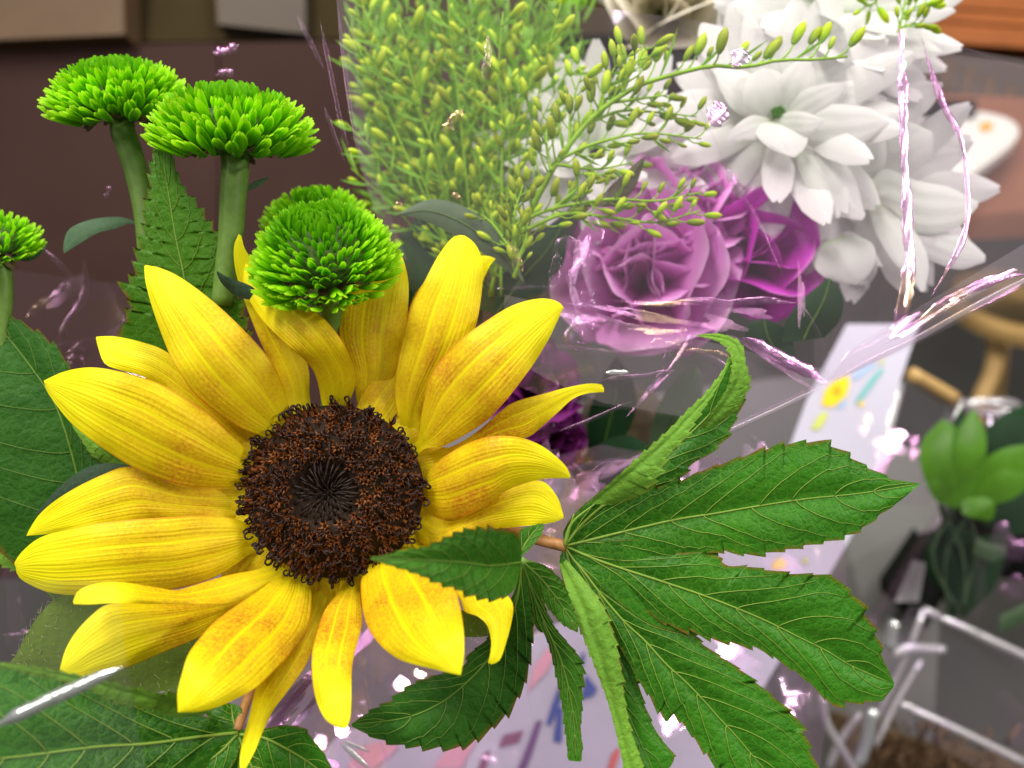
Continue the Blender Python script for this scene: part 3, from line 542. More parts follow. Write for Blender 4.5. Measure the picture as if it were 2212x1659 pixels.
# --- young leaf in front
LE = thing('young_leaf', 'young toothed leaf reaching in front of the sunflower petals at lower right', 'leaf', P1(1127, 1214, -120), 'toothed leaves around the sunflower')
lobe(LE, Z(8, [(1320, 390), (1130, 410), (960, 390), (640, 370), (392, 365)]),
     Z(8, [(1330, 330), (1300, 215), (1200, 190), (1080, 178), (960, 195), (900, 220), (760, 285), (610, 310), (480, 345), (392, 358)]),
     Z(8, [(1320, 430), (1290, 545), (1240, 600), (1150, 622), (1020, 595), (920, 555), (860, 535), (700, 475), (560, 425), (394, 372)]), (-130, -230, -300, -350, -380), M['leaf_young'], M['vein_dim'], 9, .16, nv=7, vr=3.2)
lobe(LE, Z(8, [(1300, 350), (1350, 270), (1400, 200), (1458, 152)]), Z(8, [(1310, 290), (1310, 200), (1380, 165), (1456, 148)]), Z(8, [(1330, 350), (1390, 290), (1450, 210), (1460, 158)]), (-110, -60, -20), M['leaf_young'], M['vein_dim'], 4, .1, nv=3)
lobe(LE, Z(8, [(1325, 395), (1300, 600), (1220, 830), (1090, 1020), (950, 1160), (800, 1270), (600, 1350), (272, 1392)]),
     Z(8, [(1315, 420), (1280, 560), (1180, 760), (1080, 890), (1000, 950), (950, 1040), (760, 1090), (620, 1155), (520, 1240), (400, 1300), (274, 1386)]),
     Z(8, [(1335, 420), (1380, 640), (1400, 780), (1385, 960), (1355, 1120), (1300, 1240), (1210, 1360), (1060, 1480), (950, 1535), (800, 1535), (580, 1520), (400, 1465), (276, 1402)]), (-110, -60, -20, -30, -70, -90), M['leaf_dull'], M['vein_dim'], 11, .15, nv=8, tilt=.12)
lobe(LE, Z(8, [(1330, 395), (1400, 600), (1470, 780), (1560, 980), (1620, 1200), (1650, 1420), (1655, 1618)]),
     Z(8, [(1328, 430), (1360, 620), (1400, 775), (1470, 850), (1525, 1050), (1572, 1290), (1592, 1450), (1612, 1612)]),
     Z(8, [(1340, 410), (1450, 620), (1520, 770), (1600, 870), (1675, 960), (1710, 1060), (1700, 1180), (1700, 1300), (1690, 1420), (1700, 1520), (1690, 1620)]), (-110, -50, -20, -20, -30), M['leaf_young'], M['vein_dim'], 11, .18, nv=8)
lobe(LE, Z(8, [(1335, 392), (1450, 500), (1560, 640), (1625, 740), (1668, 818)]), Z(8, [(1345, 388), (1440, 396), (1525, 452), (1600, 560), (1645, 670), (1672, 770), (1671, 818)]), Z(8, [(1340, 420), (1430, 590), (1510, 705), (1580, 775), (1664, 822)]), (-110, -70, -50, -50), M['leaf_young'], M['vein_dim'], 7, .1, nv=6)
v, f = tube(P(cr([(1126, 1212, -118), (1180, 1235, 60), (1260, 1300, 300)], 12)), .0008, 8); mk('petiole', v, f, M['stem'], LE)
# --- upright leaf at upper left
LA = thing('upright_leaf', 'upright pointed leaf with red teeth rising between the two stalked green pompons', 'leaf', P1(400, 760, 190), 'toothed leaves around the sunflower')
lobe(LA, [(440, 800), (415, 680)]+Z(1, [(1125, 1650), (1080, 1440), (1050, 1250), (1015, 1020), (1020, 900), (1056, 742)]),
     [(250, 770), (255, 725)]+Z(4, [(770, 590), (800, 480), (770, 380), (825, 260), (835, 170)])+Z(1, [(850, 1545), (890, 1470), (888, 1290), (915, 1170), (930, 1010), (955, 910), (1000, 835), (1050, 745)]),
     [(560, 830), (535, 700)]+Z(1, [(1450, 1760), (1430, 1650), (1380, 1530), (1330, 1430), (1260, 1330), (1205, 1255), (1150, 1190), (1105, 1090), (1070, 970), (1060, 850), (1062, 745)]), (190, 160, 150, 140, 130), M['leaf_thin'], M['vein'], 12, .26, nv=8, vr=3.0, valley=.05)
# --- leaf at the left edge, the one under it, and the lower left leaf
LB = thing('edge_leaf', 'broad green leaf cut by the left edge behind the leftmost sunflower petals', 'leaf', P1(60, 1130, 220), 'toothed leaves around the sunflower')
lobe(LB, [(190, 1180), (170, 1040), (130, 900), (90, 825), (0, 708), (-90, 610)], [(60, 1250), (-60, 1130), (-160, 950), (-190, 800), (-170, 700), (-100, 615)], [(270, 1120), (225, 1010), (195, 930), (170, 860), (150, 790), (105, 735), (42, 692), (-10, 660), (-85, 606)], (180, 190, 200, 210, 230), M['leaf_dull'], M['vein_dim'], 9, .12, nv=7, vr=3.0)
lobe(LB, Z(4, [(800, 1500), (680, 1390), (560, 1290), (445, 1205)]), Z(4, [(820, 1480), (720, 1330), (580, 1240), (450, 1200)]), Z(4, [(780, 1510), (640, 1440), (560, 1380), (500, 1290), (447, 1212)]), (200, 170, 160), M['leaf_under'], M['vein_dim'], 6, .15, veins=False, name='folded_rim')
LC = thing('lower_leaf', 'large dark palmate leaf in the lower left corner below the sunflower', 'leaf', P1(515, 1582, -60), 'toothed leaves around the sunflower')
lobe(LC, Z(7, [(1470, 1440), (1200, 1470), (900, 1510), (580, 1530), (100, 1590), (-500, 1640)]), Z(7, [(1450, 1400), (1240, 1330), (900, 1240), (640, 1170), (400, 1110), (150, 1040), (0, 1010), (-300, 1150), (-500, 1630)]), Z(7, [(1440, 1500), (1200, 1700), (900, 1850), (500, 1950), (0, 1950), (-500, 1650)]), (-60, -130, -230, -310, -370), M['leaf'], M['vein'], 13, .05, nv=7, vr=4, valley=.06)
lobe(LC, Z(7, [(1260, 1330), (1100, 1280), (900, 1220), (640, 1150), (400, 1090), (200, 1050), (0, 1010)]), Z(7, [(1330, 1290), (1150, 1210), (950, 1190), (700, 1130), (440, 1075), (220, 1035), (0, 1005)]), Z(7, [(1230, 1340), (1090, 1345), (930, 1305), (740, 1260), (560, 1185), (400, 1125), (230, 1085), (0, 1022)]), (-150, -230, -290, -330, -380), M['leaf_under'], M['vein_dim'], 10, .40, veins=False, name='folded_rim', valley=.1)
lobe(LC, Z(7, [(1475, 1450), (1620, 1470), (1750, 1530), (1900, 1620), (2080, 1760)]), Z(7, [(1480, 1420), (1600, 1420), (1740, 1395), (1870, 1410), (1930, 1480), (2000, 1570), (2090, 1740)]), Z(7, [(1470, 1480), (1560, 1600), (1650, 1720), (1800, 1830), (2060, 1790)]), (-60, -70, -60, -50), M['leaf'], M['vein'], 8, .05, nv=5, vr=4)
lobe(LC, Z(7, [(1465, 1450), (1360, 1560), (1220, 1660), (1050, 1800), (900, 1900)]), Z(7, [(1440, 1450), (1250, 1540), (1050, 1640), (930, 1760), (895, 1895)]), Z(7, [(1480, 1480), (1450, 1620), (1330, 1760), (1150, 1880), (910, 1905)]), (-61, -85, -100, -110), M['leaf'], M['vein'], 8, .05, nv=5, vr=4)
lobe(LC, Z(7, [(1470, 1450), (1530, 1600), (1600, 1750), (1640, 1880)]), Z(7, [(1480, 1450), (1620, 1560), (1760, 1700), (1650, 1875)]), Z(7, [(1460, 1460), (1420, 1620), (1450, 1780), (1630, 1885)]), (-58, -68, -75), M['leaf'], M['vein'], 6, .05, nv=5, vr=4)
lobe(LC, Z(7, [(1460, 1430), (1440, 1360), (1430, 1290), (1425, 1262)]), Z(7, [(1440, 1430), (1280, 1340), (1330, 1270), (1420, 1258)]), Z(7, [(1480, 1430), (1500, 1350), (1480, 1280), (1430, 1262)]), (-60, -40, -20), M['leaf'], M['vein'], 4, .05, nv=4, vr=3.5)
v, f = tube(P(cr([(512, 1578, -62), (528, 1530, -20), (548, 1470, 40), (570, 1380, 120)], 14)), np.linspace(.0010, .0012, 14), 8); mk('petiole', v, f, M['petiole'], LC)
LF = thing('sunflower_stalk', 'hairy olive stalk with a leaf corner behind the leftmost petals', 'stalk', P1(10, 1150, 240))
v, f = tube(P(cr([(-30, 980, 240), (15, 1070, 220), (60, 1160, 210), (120, 1270, 220)], 14)), .0019, 9); mk('stem', v, f, M['hairy'], LF)
lobe(LF, [(120, 1260), (60, 1215), (20, 1200), (-40, 1180)], [(120, 1230), (60, 1185), (10, 1170), (-40, 1165)], [(120, 1300), (60, 1240), (10, 1225), (-40, 1195)], (230, 235, 240), M['leaf_under'], M['vein_dim'], 6, .3, nv=4, veins=False, name='leaf_corner')

# ================================================================== green pompon mums
def strap(n=7, m=5, wid=.26, notch=.12, incurve=.35, cup=.3, wprof=None):
    t = np.linspace(0, 1, n)[:, None]; s = np.linspace(-1, 1, m)[None]
    wd = wid*(np.interp(t, [0, .25, .6, .85, 1], wprof or [.35, .7, 1.0, .85, .45]))
    y = wd*s; z = t*(1-notch*(1-np.abs(s))*np.clip((t-.8)*5, 0, 1)) + notch*.5*np.clip((t-.8)*5, 0, 1)*(np.abs(np.abs(s)-.5) < .3)
    x = -incurve*t**2 + cup*wd*(1-s*s)*-1.0 + cup*wd*.5
    V = np.stack([np.broadcast_to(x, y.shape), y, np.broadcast_to(z, y.shape)], 2).reshape(-1, 3)
    return V, gridf(n, m), np.stack(np.broadcast_arrays(t, (s+1)/2), 2).reshape(-1, 2)
def strap_meshes(name, mat, specs):
    out = []
    for sp in specs:
        V, f_, uv = strap(**sp); me = mesh(name, V, f_, uv); me.materials.append(mat); out.append(me)
    return out
MUM = strap_meshes('floret', M['mum'], [dict(wid=.175, incurve=.12, cup=.7, notch=.18), dict(wid=.20, incurve=.04, cup=.6, notch=.24), dict(wid=.165, incurve=.22, cup=.7, notch=.14)])
MUMC = strap_meshes('floret', M['mum_in'], [dict(wid=.24, incurve=.45, cup=.9, notch=.05), dict(wid=.20, incurve=.6, cup=.9, notch=.05)])
DRY = strap_meshes('bract', M['dry'], [dict(wid=.22, incurve=-.25, cup=.6, notch=.1), dict(wid=.3, incurve=.2, cup=.4, notch=.2)])
def place(me, name, root, p, d, xin, s, sw=1.0):
    """petal mesh: +z along d, -x faces xin"""
    d = d.normalized(); x = (-(xin-d*xin.dot(d))).normalized(); y = d.cross(x)
    o = add(name, me, None, root)
    o.matrix_basis = Matrix.Translation(p-root.location) @ Matrix((x, y, d)).transposed().to_4x4() @ Matrix.Diagonal((s, s*sw, s, 1)); return o
def mum(label, c, R, axis, stem, n=230, stem_r=.0024, hk=.46):
    root = thing('green_pompon', label, 'chrysanthemum', P1(*c), 'green pompon flowers'); A = camdir(axis); X = A.orthogonal().normalized(); Y = A.cross(X)
    c0 = root.location; R = R*1e-4*(1700+c[2])/1700
    n = int(n*1.5); J = Join()
    for i in range(n-1, -1, -1):
        q = (i+.5)/n; a = i*2.39996+rng.normal(0, .06); ro = X*math.cos(a)+Y*math.sin(a)
        th = math.radians(101)*q**.60
        p = c0+ro*(R*.66*math.sin(min(th, 1.5708)))+A*(R*((hk+.05)*math.cos(th)-.02-.12*q**3))
        t2 = th*(.92-.22*q)+rng.normal(0, .07); d = ro*math.sin(t2)+A*math.cos(t2)+Vector(rng.normal(0, .05, 3))
        L = R*(.11+.25*min(1, q*1.3)**.8)*rng.uniform(.85, 1.15)
        if q > .93: L *= 1.12
        me = MUMC[i % 2] if q < .16 else MUM[int(rng.integers(0, 3))]
        xin = A if q > .06 else -ro
        o = place(me, 'floret', root, p-d*L*.12, d, xin, L*1.15, 1.0 if q > .2 else 1.2)
        if n-1-i >= 295:
            mw = o.matrix_basis.copy(); bpy.data.objects.remove(o); J.add([mw @ w_.co+root.location for w_ in me.vertices], [tuple(w_.vertices) for w_ in me.polygons], [(w_.co.z, .5) for w_ in me.vertices])
    if J.n: J.build('inner_florets', M['mum_in'], root)['kind'] = 'stuff'
    # receptacle and dry bracts underneath
    v = []; f = []; k = 16; prof = [(.02, hk-.06), (.30, hk-.11), (.48, hk*.5), (.56, .06), (.54, -.04), (.42, -.10), (.22, -.17), (.14, -.20)]
    for r_, h_ in prof:
        for j in range(k): a = j*2*math.pi/k; v.append(c0+(X*math.cos(a)+Y*math.sin(a))*R*r_+A*(R*h_))
    for i in range(len(prof)-1):
        for j in range(k): f.append((i*k+j, i*k+(j+1) % k, (i+1)*k+(j+1) % k, (i+1)*k+j))
    mk('calyx', v, f, M['calyx'], root)
    for j in range(15):
        a = j*2*math.pi/15+rng.normal(0, .15); ro = X*math.cos(a)+Y*math.sin(a)
        place(DRY[j % 2], 'bract', root, c0+ro*R*.26-A*R*.14, ro*1.0+A*rng.uniform(-.35, .2), A, R*rng.uniform(.28, .44), 1.2)
    sp = cr(stem, 18); sp = P(sp); sp[0] = np.array(c0-A*(R*.16)); v, f = tube(sp, np.linspace(stem_r*1.25, stem_r, 18), 20); vv = v.reshape(18, 20, 3); cc = vv.mean(1, keepdims=True); vv[:, ::2] = cc+(vv[:, ::2]-cc)*.91; vv[:, ::6] = cc+(vv[:, ::6]-cc)*.95; v = vv.reshape(-1, 3); mk('stem', v, f, M['stem'], root)
    return root
def small_leaf(root, L, R, zz, mat, name='small_leaf'):
    v, uv = surf_lr(L, R, zz, 22, 9, .12, .2); return mk(name, P(v), gridf(22, 9), mat, root, uv)
m1 = mum('green pompon at upper left, farthest back of the tall pair, flat dome top', (256, 222, 240), 146, (-.10, .90, .40), [(256, 260, 240), (288, 350, 240), (312, 450, 235), (322, 560, 230), (330, 700, 230)], 300, .0024)
small_leaf(m1, Z(1, [(900, 1440), (860, 1398), (800, 1380), (720, 1408), (600, 1440), (480, 1510), (400, 1562)]), Z(1, [(905, 1420), (875, 1395), (820, 1358), (720, 1338), (560, 1355), (430, 1412), (392, 1500), (392, 1558)]), (235, 220, 200), M['mumleaf'])
m2 = mum('green pompon with thick straight stem, right one of the tall pair', (503, 296, 150), 174, (.02, .95, .28), [(510, 340, 150), (503, 430, 150), (497, 520, 150), (480, 660, 150)], 300, .0026)
small_leaf(m2, Z(1, [(1500, 1190), (1530, 1150), (1590, 1110), (1660, 1092)]), Z(1, [(1500, 1205), (1540, 1175), (1600, 1150), (1665, 1100)]), (190, 200, 210), M['mumleaf'])
m3 = mum('green pompon resting against the top petals of the sunflower, nearest of all', (704, 572, 30), 160, (-.04, .76, .64), [(712, 640, 60), (718, 700, 110), (715, 800, 140), (710, 900, 150)], 300, .0020, .66)
small_leaf(m3, Z(4, [(1600, 400), (1560, 350), (1470, 310), (1400, 285), (1340, 250)]), Z(4, [(1600, 440), (1540, 430), (1450, 400), (1370, 330), (1337, 265)]), (60, 60, 40), M['mumleaf2'])
m4 = mum('darker green pompon half hidden behind the nearest pompon', (684, 482, 420), 118, (-.05, .85, .5), [(690, 540, 420), (690, 640, 420), (690, 760, 430)], 150, .002)
m5 = mum('green pompon cut by the left edge of the picture', (-22, 528, 210), 106, (.10, .85, .48), [(4, 570, 215), (8, 640, 215), (0, 760, 215)], 170, .0018)
small_leaf(m5, Z(4, [(60, 130), (160, 150), (250, 120), (288, 75)]), Z(4, [(80, 170), (180, 190), (260, 140), (290, 85)]), (230, 225, 220), M['mumleaf'])
lf = thing('curved_leaf', 'dark narrow leaf lying against the left side of the sunflower', 'leaf', P1(180, 1040, 120), 'toothed leaves around the sunflower')
small_leaf(lf, Z(4, [(1000, 1600), (850, 1560), (750, 1500), (640, 1560), (500, 1640), (330, 1700), (230, 1760)]), Z(4, [(1000, 1540), (860, 1470), (740, 1440), (620, 1440), (500, 1480), (360, 1590), (225, 1740)]), (110, 100, 110), M['mumleaf2'], 'blade')

# ================================================================== second bouquet (inside the wrap)
def bud_mesh2(k):
    r_ = np.random.default_rng(k); n, m = 7, 7; t = np.linspace(0, 1, n); rad = np.interp(t, [0, .12, .4, .7, .9, 1], [.08, .15, .205, .20, .13, .04])
    V = []; uv = []
    for i in range(n):
        for j in range(m): a = 2*np.pi*j/m; q = rad[i]*(1+.10*np.cos(a*3+k)); V.append((q*np.cos(a), q*np.sin(a), t[i])); uv.append((t[i], j/m))
    f_ = [(i*m+j, i*m+(j+1) % m, (i+1)*m+(j+1) % m, (i+1)*m+j) for i in range(n-1) for j in range(m)]; f_.append(tuple((n-1)*m+j for j in range(m)))
    me = mesh('bud', V, f_, uv); me.materials.append(M['bud']); return me
BUD = [bud_mesh2(k) for k in range(3)]
def sprig(root, J, stem, nb, blen, bsize, buds, spread=1.0, pedl=(.3, .9), up=(0, -1), sides=2, r0=6.0, tip=True, depth=30, leafy=0, JL=None):
    """one stem with side pedicels each ending in a bud; stem picture-unit points"""
    n = 24; s = cr(stem, n); J.add(*tube(P(s), np.linspace(r0, r0*.35, n)*1e-4, 6))
    T = np.gradient(s, axis=0); T /= np.linalg.norm(T[:, :2], axis=1)[:, None]+1e-6
    for i in range(nb):
        t = (i+.5)/nb*.97+.02; k = t*(n-1); k0 = int(k); b0 = s[k0]+(s[min(k0+1, n-1)]-s[k0])*(k-k0); tg = T[k0]
        nr = np.array([-tg[1], tg[0]]);
        if nr @ np.array(up) < 0: nr = -nr
        sg = 1 if (sides == 1 or i % 2 == 0) else -1
        d2 = tg[:2]*rng.uniform(.5, 1.1)+sg*nr*rng.uniform(.5, 1.1)*spread; d2 /= np.linalg.norm(d2)
        l = blen*rng.uniform(*pedl)*(1-.45*t); dz = rng.normal(0, depth)
        p1 = b0+np.array([d2[0]*l*.6+tg[0]*4, d2[1]*l*.6+tg[1]*4, dz*.5]); d3 = d2*.8+np.array(up)*.45; d3 /= np.linalg.norm(d3); p2 = p1+np.array([d3[0]*l*.45, d3[1]*l*.45, dz*.5])
        J.add(*tube(P(cr([b0, p1, p2], 6)), np.linspace(2.6, 1.9, 6)*1e-4*(bsize/30), 5))
        dirw = Vector(P([p2+np.r_[d3*10, dz*.1]])[0]-P([p2])[0]).normalized()
        buds.append((P([p2])[0], dirw, bsize*rng.uniform(.7, 1.5)*1e-4*1.1*(1700+p2[2])/1700))
        if leafy and JL is not None and rng.random() < leafy:
            q = rng.uniform(.9, 1.6)*blen; e = d2*.6-sg*nr*.1; e = e/np.linalg.norm(e)
            L_ = [b0, b0+np.r_[e*q*.5, 0]-np.r_[nr*3, 0], b0+np.r_[e*q, 0]]; c_ = cr(L_, 7); wv = np.array([.5, 2.4, 3.4, 3.4, 2.6, 1.5, .1]); nn = np.array([-e[1], e[0], .3])
            V = np.vstack([c_-nn*wv[:, None], c_+nn*wv[:, None]]); JL.add(P(V), [(i_, i_+1, i_+8, i_+7) for i_ in range(6)])
def finish(root, J, buds, JL=None, limit=300):
    J.build('stalk', M['twig'], root)
    if JL is not None and JL.n: JL.build('needle_leaves', M['needle'], root)['kind'] = 'stuff'
    buds = sorted(buds, key=lambda b: -b[2]); R = Join()
    for i, (p, d, s) in enumerate(buds):
        x = d.orthogonal().normalized(); mw = Matrix.Translation(Vector(p)) @ Matrix((x, d.cross(x), d)).transposed().to_4x4() @ Matrix.Diagonal((s, s, s, 1)); me = BUD[i % 3]
        if i < limit:
            o = add('bud', me, None, root); o.matrix_basis = Matrix.Translation(-root.location) @ mw
        else: R.add([mw @ q.co for q in me.vertices], [tuple(q.vertices) for q in me.polygons], [(q.co.z, .5) for q in me.vertices])
    if R.n: R.build('far_buds', M['bud'], root)['kind'] = 'stuff'
# long arching spray
G1 = thing('goldenrod_spray', 'long arching goldenrod spray of green yellow buds crossing the white flowers', 'goldenrod', P1(1150, 470, 380), 'goldenrod in the second bouquet'); J = Join(); B = []; JL = Join()
z1 = 330
main = [(1120, 540, z1+60), (1150, 450, z1+40), (1177, 397, z1+20), (1207, 345, z1), (1264, 270, z1), (1320, 221, z1-10), (1382, 184, z1-20), (1457, 161, z1-30), (1540, 142, z1-40), (1607, 146, z1-40), (1682, 130, z1-40), (1757, 129, z1-40), (1830, 122, z1-40)]
sprig(G1, J, main, 30, 74, 34, B, .9, (.5, .95), (0.15, -1), 1, 9, leafy=.15, JL=JL)
for st, nb, bl, bs, sd in [([(1264, 270, z1), (1340, 240, z1+10), (1420, 243, z1+10), (1505, 252, z1)], 13, 46, 27, 2), ([(1207, 345, z1), (1280, 312, z1-10), (1390, 288, z1-10), (1515, 300, z1-10)], 15, 46, 27, 2),
        ([(1320, 221, z1), (1370, 215, z1-20), (1440, 205, z1-20)], 8, 40, 26, 2), ([(1230, 310, z1), (1235, 230, z1+30), (1260, 150, z1+30)], 9, 42, 30, 2), ([(1290, 245, z1), (1310, 180, z1), (1350, 110, z1)], 9, 46, 32, 2),
        ([(1345, 200, z1), (1365, 150, z1-10), (1400, 100, z1-10)], 8, 46, 32, 2), ([(1190, 370, z1), (1180, 300, z1+20), (1190, 240, z1+30)], 8, 44, 28, 2), ([(1200, 355, z1), (1290, 365, z1), (1370, 350, z1)], 8, 38, 24, 2)]:
    sprig(G1, J, st, nb, bl, bs, B, 1, (.5, 1), (.1, -1), sd, 5, leafy=.2, JL=JL)
finish(G1, J, B, JL)
# low horizontal spray over the carnation
G2 = thing('goldenrod_spray', 'low horizontal goldenrod spray with small buds just above the orchid carnation', 'goldenrod', P1(1130, 510, 320), 'goldenrod in the second bouquet'); J = Join(); B = []; JL = Join(); z2 = 300
for st, nb, bl, bs in [([(1110, 560, z2), (1120, 490, z2), (1180, 455, z2), (1260, 438, z2), (1330, 430, z2-10), (1420, 434, z2-10), (1515, 415, z2-10)], 24, 46, 27), ([(1130, 500, z2), (1220, 462, z2), (1320, 470, z2), (1420, 480, z2), (1512, 455, z2)], 18, 42, 25),
        ([(1110, 540, z2), (1110, 470, z2+10), (1130, 400, z2+10)], 9, 42, 27), ([(1115, 555, z2), (1060, 480, z2+20), (1010, 450, z2+30)], 8, 40, 25), ([(1190, 455, z2), (1240, 415, z2+10), (1290, 372, z2+10)], 8, 38, 25), ([(1120, 560, z2), (1135, 520, z2), (1140, 480, z2)], 6, 36, 24), ([(1110, 600, z2+20), (1120, 560, z2), (1080, 520, z2+10)], 6, 30, 22)]:
    sprig(G2, J, st, nb, bl, bs, B, 1, (.5, 1), (.1, -1), 2, 6, leafy=.15, JL=JL)
finish(G2, J, B, JL)
# dense plume
G3 = thing('goldenrod_plume', 'dense leafy goldenrod plume with many buds at top centre inside the wrap', 'goldenrod', P1(1050, 560, 500), 'goldenrod in the second bouquet'); J = Join(); B = []; JL = Join()
r_ = np.random.default_rng(5)
tops = [(755, 60), (790, 20), (830, -20), (870, 40), (910, -30), (945, 30), (985, -20), (1020, 40), (1055, -10), (1090, 30), (1130, -20), (1165, 40), (1200, -10), (780, 150), (820, 170), (870, 180), (930, 170), (990, 180), (1050, 190), (1110, 170), (1160, 190), (1210, 130), (800, 270), (850, 290), (910, 300), (970, 290), (1030, 300), (1090, 290), (1150, 270), (840, 370), (900, 380), (960, 390), (1030, 380), (770, 230), (1240, 60), (1190, 100), (760, 330), (800, 110), (860, 100), (930, 90), (1000, 100), (1070, 100), (1140, 90), (880, 240), (1000, 240), (1120, 230), (950, 340), (1080, 350)]
for k, (x, y) in enumerate(tops):
    if k % 6 == 4: continue
    x += r_.normal(0, 14); y += r_.normal(0, 18)
    z = 480+r_.uniform(-60, 140)+(k%3)*170; bx = 1040+r_.uniform(-60, 60); l = 150+r_.uniform(0, 70); dx = x-bx; dy = y-640; L_ = math.hypot(dx, dy); ux, uy = dx/L_, dy/L_
    s0 = (x-ux*l*1.4, y-uy*l*1.4, z+50); s1 = (x-ux*l*.7+r_.normal(0, 8), y-uy*l*.7, z+10)
    sprig(G3, J, [(bx, 640, z+90), s0, s1, (x, y, z)] if k % 3 == 0 else [s0, s1, (x, y, z)], 11+k%4, 58, 30 if y < 200 else 22, B, 1.15, (.3, 1.35), (ux*.6, uy), 2, 4.5, depth=55, leafy=.8, JL=JL)
for k in range(950):
    x = r_.uniform(745, 1260); y = r_.uniform(-20, 470)
    if x < 760+y*.12 or (x > 1180 and y > 330): continue
    e = np.array([x-1060, (y-700)*1.0]); e = e/np.linalg.norm(e); a = r_.normal(0, .5); e = np.array([e[0]*math.cos(a)-e[1]*math.sin(a), e[0]*math.sin(a)+e[1]*math.cos(a)]); q = r_.uniform(30, 75); z = r_.uniform(700, 1100)
    c_ = cr([(x, y, z), (x+e[0]*q*.5+r_.normal(0, 5), y+e[1]*q*.5, z-10), (x+e[0]*q, y+e[1]*q, z+r_.normal(0, 20))], 5); wv = np.array([1, 3.4, 4.2, 3, .2])*r_.uniform(.7, 1.4); nn = np.array([-e[1], e[0], r_.normal(0, .4)])
    JL.add(P(np.vstack([c_-nn*wv[:, None], c_+nn*wv[:, None]])), [(i_, i_+1, i_+6, i_+5) for i_ in range(4)])
finish(G3, J, B, JL)
G4 = thing('goldenrod_tip', 'small green goldenrod tip beside the white flowers at the top right', 'goldenrod', P1(1960, 40, 520), 'goldenrod in the second bouquet'); J = Join(); B = []
for st in ([(1940, 70, 520), (1950, 30, 520), (1960, -30, 520)], [(1945, 60, 520), (1975, 52, 520), (2000, 50, 520)], [(1950, 30, 520), (1980, 15, 520), (2005, 5, 520)], [(1900, -10, 540), (1885, 10, 540), (1865, 15, 540)]):
    sprig(G4, J, st, 6, 26, 26, B, 1, (.4, .9), (0, -1), 2, 4)
finish(G4, J, B)

# white chrysanthemums
WP = strap_meshes('petal', M['white'], [dict(n=12, m=9, wid=.16, incurve=.08, cup=.16, notch=.03, wprof=[.35, .72, 1, .82, .25]), dict(n=12, m=9, wid=.17, incurve=-.12, cup=.14, notch=.05, wprof=[.35, .75, 1, .8, .3]), dict(n=12, m=9, wid=.15, incurve=.18, cup=.2, notch=.02, wprof=[.35, .7, 1, .8, .2])])
def daisy(label, c, axis, layers, seed, core=True, name='white_chrysanthemum', mesh_=None, cat='chrysanthemum', group='white chrysanthemums in the second bouquet', arc=None, stem=None):
    root = thing(name, label, cat, P1(*c), group); A = camdir(axis); X = camdir((1, 0, 0)); X = (X-A*X.dot(A)).normalized(); Y = A.cross(X); r_ = np.random.default_rng(seed); k = 1e-4*(1700+c[2])/1700; c0 = root.location
    for cnt, th, Lp, off in layers:
        for i in range(cnt):
            a = (i+off+r_.normal(0, .12))*2*math.pi/cnt
            if arc and not (arc[0] <= math.degrees(a) % 360 <= arc[1]): continue
            ro = X*math.cos(a)+Y*math.sin(a); tt = math.radians(th+r_.normal(0, 5)); d = ro*math.sin(tt)+A*math.cos(tt)
            place((mesh_ or WP)[int(r_.integers(0, 3))], 'petal', root, c0+ro*18*k+A*r_.normal(0, 5)*k, d, A, Lp*k*r_.uniform(.88, 1.1), r_.uniform(.9, 1.15))
    if core:
        J = Join()
        for i in range(40):
            q = (i+.5)/40; a = i*2.39996; p = c0+(X*math.cos(a)+Y*math.sin(a))*20*math.sqrt(q)*k+A*(18-12*q)*k; d = (A+(X*math.cos(a)+Y*math.sin(a))*q*.6).normalized()
            J.add(*tube([p, p+d*9*k, p+d*15*k], np.array([3.2, 3.6, 1.2])*k, 5))
        J.build('centre', M['mum_in'], root)
    if stem: v, f = tube(P(cr(stem, 12)), .0016, 8); mk('stem', v, f, M['duskleaf'], root)
    return root
def traced(label, c, pets, core=None, stem=None):
    root = thing('white_chrysanthemum', label, 'chrysanthemum', P1(*c), 'white chrysanthemums in the second bouquet')
    for L_, R_, zz in pets:
        L_, R_ = cr(Z(3, L_), 12), cr(Z(3, R_), 12); mid = (L_+R_)/2; wf = np.interp(np.linspace(0, 1, 12), [0, .2, .8, 1], [1.1, 1.32, 1.25, 1])[:, None]; L_, R_ = mid+(L_-mid)*wf, mid+(R_-mid)*wf
        v, uv = surf_lr(L_, R_, [q+150 for q in zz], 24, 13, .06, .12, .016); mk('petal', P(v), gridf(24, 13), M['white'], root, uv)
    if core:
        J = Join(); r_ = np.random.default_rng(3)
        for i in range(26):
            a = i*2.39996; q = math.sqrt((i+.5)/26); x, y = core[0]+15*q*math.cos(a), core[1]+12*q*math.sin(a); J.add(*tube(P([(x, y, core[2]), (x-2, y-8, core[2]-14), (x, y-10, core[2]-22)]), np.array([4, 4.5, 1.5])*1e-4, 5))
        J.build('centre', M['mum'], root)
    if stem: v, f = tube(P(cr(stem, 12)), .0016, 8); mk('stem', v, f, M['duskleaf'], root)
    return root
b1, b2, b3, b4 = (455, 440, 440), (445, 415, 405), (435, 395, 385), (425, 380, 365)
